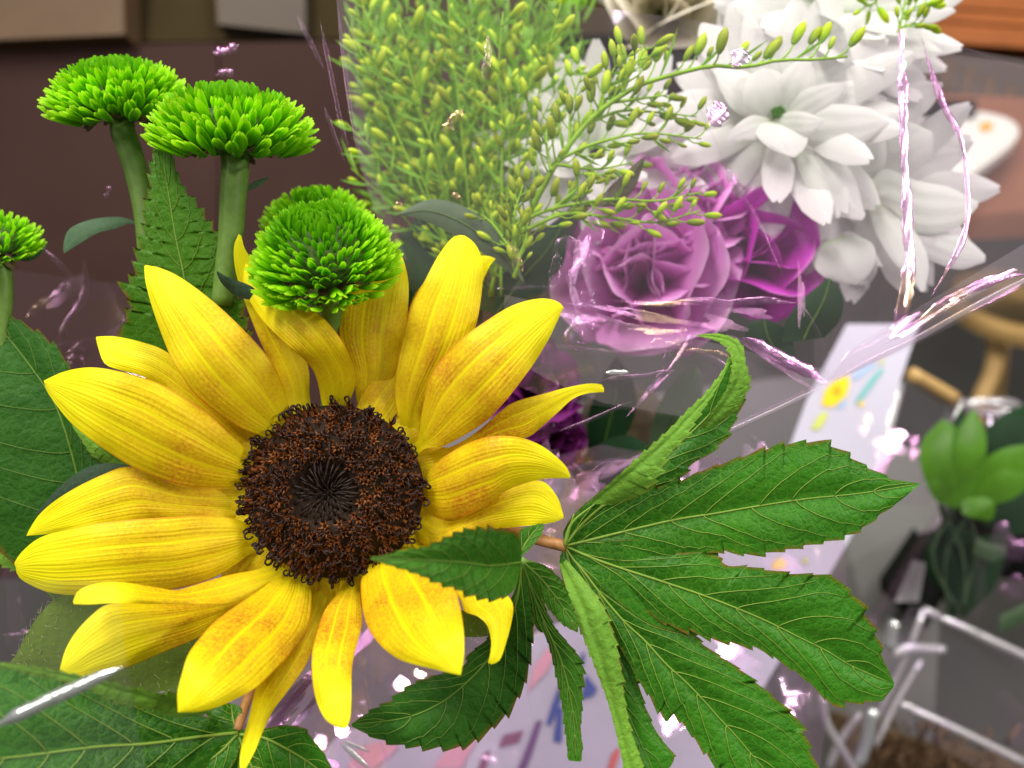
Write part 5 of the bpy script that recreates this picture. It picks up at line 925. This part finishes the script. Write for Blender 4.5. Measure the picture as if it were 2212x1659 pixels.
for x, y, w_, h_, ro, mt in ((1549, 248, 24, 9, .75, 'glint_hot'), (1596, 122, 20, 7, 1.1, 'glint_hot'), (1250, 560, 14, 60, -.3, 'glint'), (1240, 640, 10, 40, .3, 'glint_soft'), (1262, 690, 50, 12, -.1, 'glint'), (1420, 655, 90, 5, .03, 'glint'), (1440, 690, 110, 9, -.08, 'glint_soft'), (1330, 672, 70, 5, -.15, 'glint'), (1420, 715, 60, 7, 0, 'glint'), (1650, 768, 80, 7, -.5, 'glint'), (1700, 800, 70, 9, -.5, 'glint_soft'), (1625, 675, 50, 10, -.1, 'glint_soft'), (1560, 700, 50, 16, -.1, 'glint_soft'), (1470, 760, 40, 5, .9, 'glint'), (1405, 845, 60, 6, .7, 'glint'), (2120, 615, 90, 6, .42, 'glint_hot'), (2000, 690, 90, 7, .5, 'glint_hot'), (2160, 640, 60, 4, .45, 'glint'), (2090, 440, 5, 90, -.05, 'glint'), (1950, 700, 40, 12, .6, 'glint_hot'), (1730, 640, 10, 60, 0, 'glint_soft'), (1949, 92, 5, 26, .05, 'glint_hot'), (1949, 150, 6, 30, -.1, 'glint_hot'), (1948, 225, 6, 34, .1, 'glint_hot'), (1954, 310, 6, 36, -.05, 'glint_hot'), (1957, 395, 7, 36, .05, 'glint_hot'), (1961, 480, 8, 36, -.1, 'glint_hot'), (1965, 560, 9, 34, .1, 'glint_hot'), (1962, 630, 10, 34, -.1, 'glint_hot'), (2022, 190, 4, 34, .25, 'glint'), (2060, 270, 4, 30, .45, 'glint'), (2087, 380, 5, 40, .05, 'glint'), (1765, 815, 30, 6, -.5, 'glint')):
    glint(W2, x, y, float(zW2(np.float64(x), np.float64(y)))-30, w_, h_, ro, M[mt])  # highlight dashes added along the folds, turned to mirror a lamp
# near flap of clear wrap, lower left
W3 = thing('wrap_flap', 'clear wrap flap with a bright white fold crossing the lower left corner', 'wrap', P1(100, 1500, -330), 'cellophane wraps')
sheet(W3, 'film', [(-120, 1250), (-140, 1450), (-150, 1720)], [(255, 1255), (274, 1430), (325, 1720)], lambda X, Y: -450+0*X, 30, 30, M['film_clear'], (), 2, 21)
crease([(-20, 1575, -460), (60, 1535, -460), (130, 1502, -460), (200, 1470, -460), (268, 1440, -460)], 7, W3, M['fold_glare'], .5, flat=.75)

# ================================================================== background, right and bottom
# printed sheet: plane slanting away to the upper right
sx = thing('printed_sheet', 'white lavender printed sheet with letters and yellow flowers under the bouquets', 'sheet', P1(1300, 1600, 1500))
def zS(x, y): return 1/(1/3300+(y-1659)*7.0e-8+(1500-x)*2.0e-8)-1700
def onS(pts, dz=0): return [(x, y, zS(x, y)+dz) for x, y in pts]
def poly(name, pts, mat, parent, dz=0, thick=None):
    p = P(onS(pts, dz)); n = len(p); v = p
    if thick:
        v = np.vstack([p, p+np.array(camdir((0, 0, -1)))*thick]); f = [tuple(range(n)), tuple(range(2*n-1, n-1, -1))]+[(i, n+i, n+(i+1) % n, (i+1) % n) for i in range(n)]
    else: f = [tuple(range(n))]
    return mk(name, v, f, mat, parent, None, False)
poly('paper', [(560, 1800), (1500, 1800), (1545, 1659), (1683, 1428), (1788, 1246), (1868, 1110), (1920, 900), (1985, 700), (1830, 700), (1745, 860), (1690, 1010), (1540, 1150), (1330, 1290), (1000, 1440), (720, 1600)], M['paper'], sx, 0, .0008)
pr = lambda k, pts, m_: poly('print', Z(k, pts), M[m_], sx, -8)
pr(8, [(240, 1659), (330, 1530), (520, 1480), (560, 1530), (420, 1659)], 'pinkink'); pr(8, [(780, 1659), (860, 1540), (1040, 1470), (1040, 1490), (950, 1659)], 'pinkink'); pr(8, [(1360, 1190), (1400, 1030), (1500, 900), (1530, 960), (1480, 1060)], 'pinkink')
pr(8, [(1180, 1535), (1215, 1455), (1335, 1425), (1305, 1500)], 'plumink'); pr(8, [(1295, 1680), (1345, 1560), (1415, 1370), (1450, 1365), (1390, 1560), (1345, 1680)], 'violet'); pr(8, [(1050, 1680), (1085, 1575), (1130, 1545), (1100, 1680)], 'plumink')
pr(8, [(1475, 1390), (1520, 1240), (1570, 1120), (1590, 1150), (1560, 1260), (1500, 1400)], 'blueink'); pr(8, [(1545, 1290), (1580, 1280), (1570, 1500), (1520, 1500)], 'blueink'); pr(8, [(1690, 1240), (1720, 1080), (1790, 1170), (1770, 1210)], 'blueink'); pr(8, [(1680, 1000), (1700, 940), (1715, 960), (1705, 1030)], 'blueink')
pr(8, [(1850, 1680), (1880, 1580), (1920, 1530), (1930, 1560), (1890, 1680)], 'redink')
pr('F', [(20, 1050), (60, 900), (150, 800), (310, 730), (330, 830), (290, 960), (180, 1060), (100, 1080)], 'yellowink'); poly('print', Z('F', [(150, 900), (190, 850), (230, 870), (220, 930), (170, 950)]), M['orangeink'], sx, -14)
pr('F', [(380, 1060), (420, 960), (560, 760), (680, 640), (700, 680), (580, 840), (460, 1000)], 'tealink'); pr('F', [(340, 790), (420, 680), (560, 610), (640, 600), (560, 660), (430, 760)], 'skyink'); pr('F', [(640, 600), (700, 560), (715, 580), (660, 620)], 'limeink'); pr('F', [(-90, 1300), (0, 1160), (80, 1120), (90, 1180), (20, 1300), (-60, 1330)], 'limeink'); pr('F', [(190, 1110), (220, 1040), (290, 990), (280, 1060)], 'skyink'); pr('F', [(420, 1070), (450, 1010), (490, 1020), (470, 1070)], 'yellowink')
pr('C', [(30, 940), (50, 870), (110, 840), (160, 870), (150, 930)], 'yellowink'); pr('C', [(290, 880), (320, 830), (350, 850), (330, 890)], 'limeink')
dt = thing('display_table', 'pale grey pink display table top glimpsed under the wraps', 'table', P1(1000, 1500, 3400))
slab('table_top', [(300, 1000, 4300), (1800, 800, 4600), (1700, 1900, 2900), (200, 1900, 2900)], .03, M['paletop'], dt)
# grey counter under everything at right
ct = thing('counter', 'grey metal counter edge behind the big palmate leaf', 'counter', P1(1800, 1500, 3600))
slab('counter_top', [(1790, 1000, 4500), (2050, 950, 4500), (2000, 1900, 3000), (1560, 1900, 2800)], .02, M['metal'], ct)
slab('dark_gap', [(1980, 1130, 4200), (2120, 1100, 4200), (2000, 1330, 3600), (1900, 1250, 3600)], .01, M['dark'], ct)  # near-black slab painting the shade of an open gap
# acrylic holder
bx = thing('acrylic_holder', 'clear acrylic display box with bright edges at the lower right', 'box', P1(2050, 1500, 3000))
zb = 2500
slab('panel', [(1975, 1310, zb), (2400, 1500, zb+300), (2330, 1790, zb+100), (1900, 1540, zb-100)], .003, M['acrylic'], bx)
slab('panel', [(1975, 1310, zb), (1900, 1540, zb-100), (1790, 1760, zb-300), (1850, 1500, zb-100)], .003, M['acrylic'], bx)
def bar(pts, w_, mat, z0, parent=bx, name='edge'):
    pts = [(x, y, z0) for x, y in pts]; v, f = tube(P(cr(pts, max(2, 3*len(pts)))), w_*1e-4*(1700+z0)/1700, 8); return mk(name, v, f, mat, parent)
bar([(1995, 1318), (2060, 1345), (2220, 1420), (2300, 1460)], 10, M['acrylic_edge'], zb); bar([(1945, 1520), (2060, 1572), (2230, 1655)], 9, M['acrylic_edge'], zb-60)
bar([(1995, 1318), (1955, 1420), (1890, 1560), (1850, 1660)], 8, M['acrylic_edge'], zb-40); bar([(1990, 1425), (1940, 1510), (1890, 1610)], 7, M['acrylic_edge'], zb-80)
bar([(1932, 1340), (1918, 1400)], 13, M['fold_glare'], zb-120); bar([(1885, 1530), (1872, 1600), (1855, 1650)], 14, M['fold_glare'], zb-120); bar([(1930, 1415), (1960, 1400), (2040, 1402)], 11, M['acrylic_edge'], zb-100); bar([(1775, 1500), (1785, 1560), (1820, 1620), (1850, 1670)], 9, M['acrylic_edge'], zb-150); bar([(1860, 1540), (1815, 1600), (1790, 1660)], 9, M['acrylic_edge'], zb-50)
bar([(2035, 1110), (1980, 1190), (1920, 1290), (1880, 1350)], 9, M['film_dense'], zb+100)
slab('panel', [(1975, 1210, zb+200), (2000, 1215, zb+200), (1985, 1300, zb+100), (1935, 1300, zb+100)], .002, M['acrylic_edge'], bx)
# brown potting inside the box
ps = thing('woven_pot', 'brown woven pot base seen through the acrylic box', 'pot', P1(2100, 1620, 3100))
J = Join()
for k in range(120):
    x = rng.uniform(1880, 2240); y = rng.uniform(1560, 1720)+(x-1880)*.12; a = rng.normal(1.4, .5); l = rng.uniform(20, 60); J.add(*tube(P(cr([(x, y, 3000+rng.uniform(-150, 150)), (x+l*.5*math.cos(a)+rng.normal(0, 5), y-l*.5*math.sin(a), 2950+rng.uniform(-100, 100)), (x+l*math.cos(a), y-l*math.sin(a), 3000)], 5)), rng.uniform(6, 13)*2.4e-4*.5, 5))
J.build('weave', M['basket'], ps)['kind'] = 'stuff'
slab('body', [(1840, 1560, 3150), (2300, 1700, 3150), (2300, 1900, 3000), (1800, 1900, 3000)], .06, M['basket'], ps)
# wrapped leafy bunch at right
lb = thing('leafy_bunch', 'wrapped bunch of glossy bright green leaves at the right edge', 'plant', P1(2080, 1300, 2600))
zl = 2300
for L_, R_, mt in (([(2060, 1100), (2000, 1040), (1990, 960), (2030, 910)], [(2080, 1090), (2090, 1020), (2080, 940), (2040, 905)], 'glossleaf'), ([(2070, 1090), (2060, 1000), (2070, 930), (2100, 885)], [(2095, 1090), (2125, 1010), (2130, 940), (2108, 888)], 'glossleaf'), ([(2080, 1080), (2120, 1000), (2180, 965), (2260, 960)], [(2090, 1090), (2150, 1060), (2210, 1030), (2262, 970)], 'glossleaf'), ([(2055, 1095), (2020, 1080), (1995, 1030), (1985, 985)], [(2070, 1080), (2060, 1040), (2030, 1000), (1990, 980)], 'glossleaf'), ([(2075, 1085), (2080, 1110), (2110, 1120), (2135, 1125)], [(2090, 1070), (2130, 1075), (2150, 1090), (2145, 1120)], 'glossleaf'),
        ([(2060, 1090), (2030, 1010), (2050, 930), (2075, 880)], [(2080, 1090), (2075, 1010), (2090, 930), (2080, 880)], 'darkleaf'), ([(2090, 1090), (2130, 1030), (2190, 1010), (2240, 1020)], [(2090, 1100), (2150, 1090), (2200, 1070), (2242, 1028)], 'glossleaf'), ([(2075, 1080), (2100, 1010), (2140, 960), (2190, 930)], [(2090, 1085), (2140, 1030), (2180, 980), (2195, 935)], 'darkleaf'),
        ([(2090, 1040), (2110, 960), (2160, 900), (2220, 870)], [(2110, 1050), (2180, 1010), (2230, 960), (2240, 890)], 'darkleaf'), ([(2100, 1100), (2160, 1090), (2210, 1060), (2260, 1040)], [(2100, 1110), (2150, 1150), (2220, 1150), (2270, 1080)], 'darkleaf')):
    v, uv = surf_lr(L_, R_, (zl+60, zl, zl+40) if mt == 'glossleaf' else (zl+250, zl+220, zl+250), 18, 9, .12, .3); mk('leaf', P(v), gridf(18, 9), M[mt], lb, uv)
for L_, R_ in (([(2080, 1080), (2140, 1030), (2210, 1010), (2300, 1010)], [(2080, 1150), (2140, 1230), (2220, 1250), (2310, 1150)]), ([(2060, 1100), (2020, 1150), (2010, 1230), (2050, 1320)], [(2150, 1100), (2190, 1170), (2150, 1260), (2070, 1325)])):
    v, uv = surf_lr(L_, R_, (zl+330, zl+340, zl+330), 18, 9, .15, .3); mk('leaf', P(v), gridf(18, 9), M['dark'], lb, uv)  # near-black backing leaves added to darken the space behind the bunch
for k in range(9):
    x = 2080+rng.normal(0, 40); v, f = tube(P(cr([(x, 1090, zl+80), (2070+rng.normal(0, 30), 1200, zl+120), (2075+rng.normal(0, 12), 1330, zl+150)], 8)), .0009, 6); mk('stem', v, f, M['duskleaf' if k % 2 else 'darkleaf'], lb)
for L_, R_ in (([(2010, 1150), (2000, 1220), (2040, 1290), (2060, 1330)], [(2090, 1140), (2110, 1200), (2090, 1280), (2065, 1335)]), ([(2090, 1160), (2110, 1220), (2090, 1290), (2070, 1330)], [(2180, 1150), (2170, 1210), (2140, 1280), (2080, 1335)])):
    v, uv = surf_lr(L_, R_, (zl+160, zl+160, zl+170), 16, 8, .2, .2); mk('leaf', P(v), gridf(16, 8), M['darkleaf'], lb, uv)
for L_, R_ in (([(2110, 1160), (2130, 1170), (2170, 1180)], [(2100, 1195), (2140, 1215), (2175, 1200)]), ([(2160, 1330), (2200, 1310), (2240, 1290)], [(2160, 1370), (2200, 1350), (2240, 1340)])):
    v, uv = surf_lr(L_, R_, (zl+100, zl+100, zl+100), 10, 6, .2, .2); mk('leaf', P(v), gridf(10, 6), M['duskleaf'], lb, uv)
lw = thing('bunch_wrap', 'clear cellophane around the bright green leafy bunch at right', 'wrap', P1(2070, 1330, 2300), 'cellophane wraps')
sheet(lw, 'film', [(1975, 900), (1990, 1100), (2030, 1250), (2060, 1345)], [(2330, 900), (2260, 1100), (2160, 1250), (2080, 1350)], lambda X, Y: zl-150+0*X, 40, 40, M['film_thin'], (), 16, 31, False, (40, 140))
for pts, w_, mt in (([(2150, 1128), (2165, 1150), (2180, 1175), (2205, 1215)], 13, 'fold'), ([(2205, 1240), (2190, 1270), (2180, 1300)], 12, 'fold'), ([(2115, 1200), (2118, 1280), (2110, 1345)], 5, 'film_dense'), ([(2150, 1500), (2185, 1520), (2200, 1560)], 8, 'film_dense'), ([(2215, 1560), (2205, 1620)], 8, 'fold')):
    crease([(x, y, zl-220) for x, y in pts], w_, lw, M[mt])
# clear plastic sleeve box with beech bar
sb = thing('clear_sleeve', 'clear plastic sleeve with a pale beech bar standing beside the printed sheet', 'sleeve', P1(1960, 1000, 4000))
slab('panel', [(1950, 820, 3300), (2080, 860, 3500), (2010, 1090, 3300), (1880, 1090, 3000)], .002, M['acrylic'], sb); v, f = tube(P(cr([(1968, 808, 3350), (2010, 832, 3400), (2062, 862, 3450)], 8)), .005, 8); mk('bar', v, f, M['beech'], sb)
v, f = tube(P(cr([(1942, 830, 3250), (1915, 930, 3150), (1870, 1060, 3000)], 8)), .0035, 8); mk('edge', v, f, M['acrylic_edge'], sb); v, f = tube(P(cr([(2078, 862, 3450), (2050, 950, 3400), (2010, 1060, 3300)], 8)), .002, 8); mk('edge', v, f, M['acrylic_edge'], sb)
gl = thing('glass_bowl', 'small clear glass dish rim catching light above the bright green leaves', 'dish', P1(2160, 880, 4200)); th = np.linspace(0, 2*np.pi, 33)
v, f = tube(P(np.c_[2140+58*np.cos(th), 880+12*np.sin(th), 4200+90*np.sin(th)]), .0035, 8, False); mk('rim', v, f, M['acrylic_edge'], gl)
V = []; 
for q in np.linspace(0, 1, 8): V.append(np.c_[2140+58*(1-.35*q)*np.cos(th), 880+12*np.sin(th)*(1-.3*q)+70*q, 4200+90*np.sin(th)*(1-.35*q)])
mk('bowl', P(np.vstack(V)), gridf(8, 33), M['acrylic'], gl)
# beech stool
st = thing('stool', 'round pale beech stool with bent legs beyond the wrap at right', 'stool', P1(2150, 900, 9000)); zst = 8600
def discm(name, cx, cy, cz_, r, h, mat, parent):
    c0 = np.array(P1(cx, cy, cz_)); n = 32; a = np.arange(n)*2*np.pi/n; v = []
    for rr, hh in ((.94, 0), (1, -.15), (1, -.85), (.95, -1)): v.append(c0+np.c_[r*rr*np.cos(a), r*rr*np.sin(a), np.full(n, h*hh)])
    f = [(i*n+j, i*n+(j+1) % n, (i+1)*n+(j+1) % n, (i+1)*n+j) for i in range(3) for j in range(n)]; f += [tuple(range(n)), tuple(range(3*n, 4*n))[::-1]]; return mk(name, np.vstack(v), f, mat, parent)
discm('seat', 2205, 640, zst, .085, .03, M['beech'], st)
def leg(pts, w_):
    v, f = tube(P(cr(pts, 16)), w_, 10); mk('leg', v, f, M['beech'], st)
leg([(2130, 690, zst), (2142, 700, zst), (2152, 740, zst+50), (2145, 800, zst+80), (2120, 860, zst+120), (2090, 960, zst+150)], .0115); leg([(2260, 690, zst+200), (2280, 760, zst+200), (2290, 900, zst+250)], .0115); leg([(2180, 690, zst+900), (2165, 740, zst+1000), (2150, 900, zst+1100)], .0105)
# upper right: slatted bench, rack, tray on red brown table
be = thing('slatted_bench', 'orange brown slatted wooden bench in the top right corner', 'bench', P1(2100, 50, 9500))
for k, (y0, y1) in enumerate(((-30, 15), (20, 45), (50, 92))): slab('slat', [(1960, y0-6, 9300), (2400, y0+24, 9300), (2400, y1+24, 9300), (1960, y1-6, 9300)], .03, M['slat'], be)
slab('backing', [(1900, -80, 9700), (2500, -60, 9700), (2500, 190, 9700), (1900, 160, 9700)], .02, M['dark'], be)
rk = thing('wire_rack', 'row of slim metal and wood prongs under the slatted bench', 'rack', P1(2120, 190, 8800))
for k in range(14):
    x = 1985+k*22; y = 130+k*9; v, f = tube(P([(x+18, y-10, 8800), (x, y+70, 8700)]), .011, 8); mk('prong', v, f, M['greywood' if k % 2 else 'tanwood'], rk)
slab('base', [(1900, 100, 9000), (2400, 150, 9000), (2400, 330, 9000), (1900, 260, 9000)], .02, M['greywood'], rk)
tb = thing('table', 'red brown wooden table top right of the white flowers', 'table', P1(2150, 380, 8200)); slab('table_top', [(1950, 200, 8600), (2420, 220, 8600), (2420, 440, 7600), (2050, 470, 7600)], .03, M['redwood'], tb)
slab('apron', [(2050, 474, 7580), (2420, 444, 7580), (2420, 500, 7700), (2060, 520, 7700)], .02, M['redwood'], tb)
ty = thing('tray', 'white tray with rounded corner and blue print on the red brown table', 'tray', P1(2090, 330, 7400))
p = P([(x, y, 8000-(y-240)*5.5) for x, y in cr([(1900, 235), (2060, 235), (2160, 250), (2198, 272), (2196, 300), (2150, 340), (2080, 390), (2020, 440), (1900, 460)], 40)]); n = len(p)
mk('plate', np.vstack([p, p-np.array([0, 0, .012])]), [tuple(range(n)), tuple(range(2*n-1, n-1, -1))]+[(i, n+i, n+(i+1) % n, (i+1) % n) for i in range(n)], M['tray'], ty, None, False)
p = P([(x, y, 8000-(y-240)*5.5-40) for x, y in cr([(2012, 300), (2040, 284), (2068, 286), (2070, 305), (2045, 325), (2015, 345), (2005, 325), (2012, 300)], 24)]); mk('print', p, [tuple(range(len(p)))], M['bluedot'], ty, None, False)
p = P([(x, y, 8000-(y-240)*5.5-40) for x, y in cr([(2115, 272), (2130, 262), (2145, 268), (2140, 280), (2120, 282), (2115, 272)], 14)]); mk('print', p, [tuple(range(len(p)))], M['orangeink'], ty, None, False)
bxk = thing('dark_box', 'flat dark box lying at the back of the white tray', 'box', P1(2050, 225, 7900)); slab('lid', [(1995, 215, 7900), (2110, 215, 7900), (2110, 240, 7800), (1990, 240, 7800)], .03, M['dark'], bxk)

# ================================================================== ceiling spot row seen as mirror dots in the flat part of the wrap
fa, fb, fc_, fd = [P([q])[0] for q in FLAT]; nrm = np.cross(fb-fa, fd-fa); nrm /= np.linalg.norm(nrm)
SP = []
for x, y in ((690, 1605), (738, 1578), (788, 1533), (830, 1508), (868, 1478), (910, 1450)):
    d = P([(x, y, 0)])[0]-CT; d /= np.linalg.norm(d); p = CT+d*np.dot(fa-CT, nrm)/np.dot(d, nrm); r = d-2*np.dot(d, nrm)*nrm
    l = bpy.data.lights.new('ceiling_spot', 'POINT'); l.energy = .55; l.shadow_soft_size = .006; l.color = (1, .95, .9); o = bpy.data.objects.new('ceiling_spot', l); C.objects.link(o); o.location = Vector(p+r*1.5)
for q in bpy.data.objects:
    if q.name.startswith('ceiling_spot'): SP.append(q.location.copy())
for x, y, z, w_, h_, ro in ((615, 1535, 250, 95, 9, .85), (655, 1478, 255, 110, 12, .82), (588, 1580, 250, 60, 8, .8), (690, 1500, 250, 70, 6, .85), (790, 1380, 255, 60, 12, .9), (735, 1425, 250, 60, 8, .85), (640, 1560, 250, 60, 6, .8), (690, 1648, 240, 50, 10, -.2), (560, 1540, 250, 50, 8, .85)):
    glint(W1, x, y, z, w_, h_, ro, M['fold_main'], SP[2], .004)  # pieces added and aimed at one spot to make pink highlight streaks
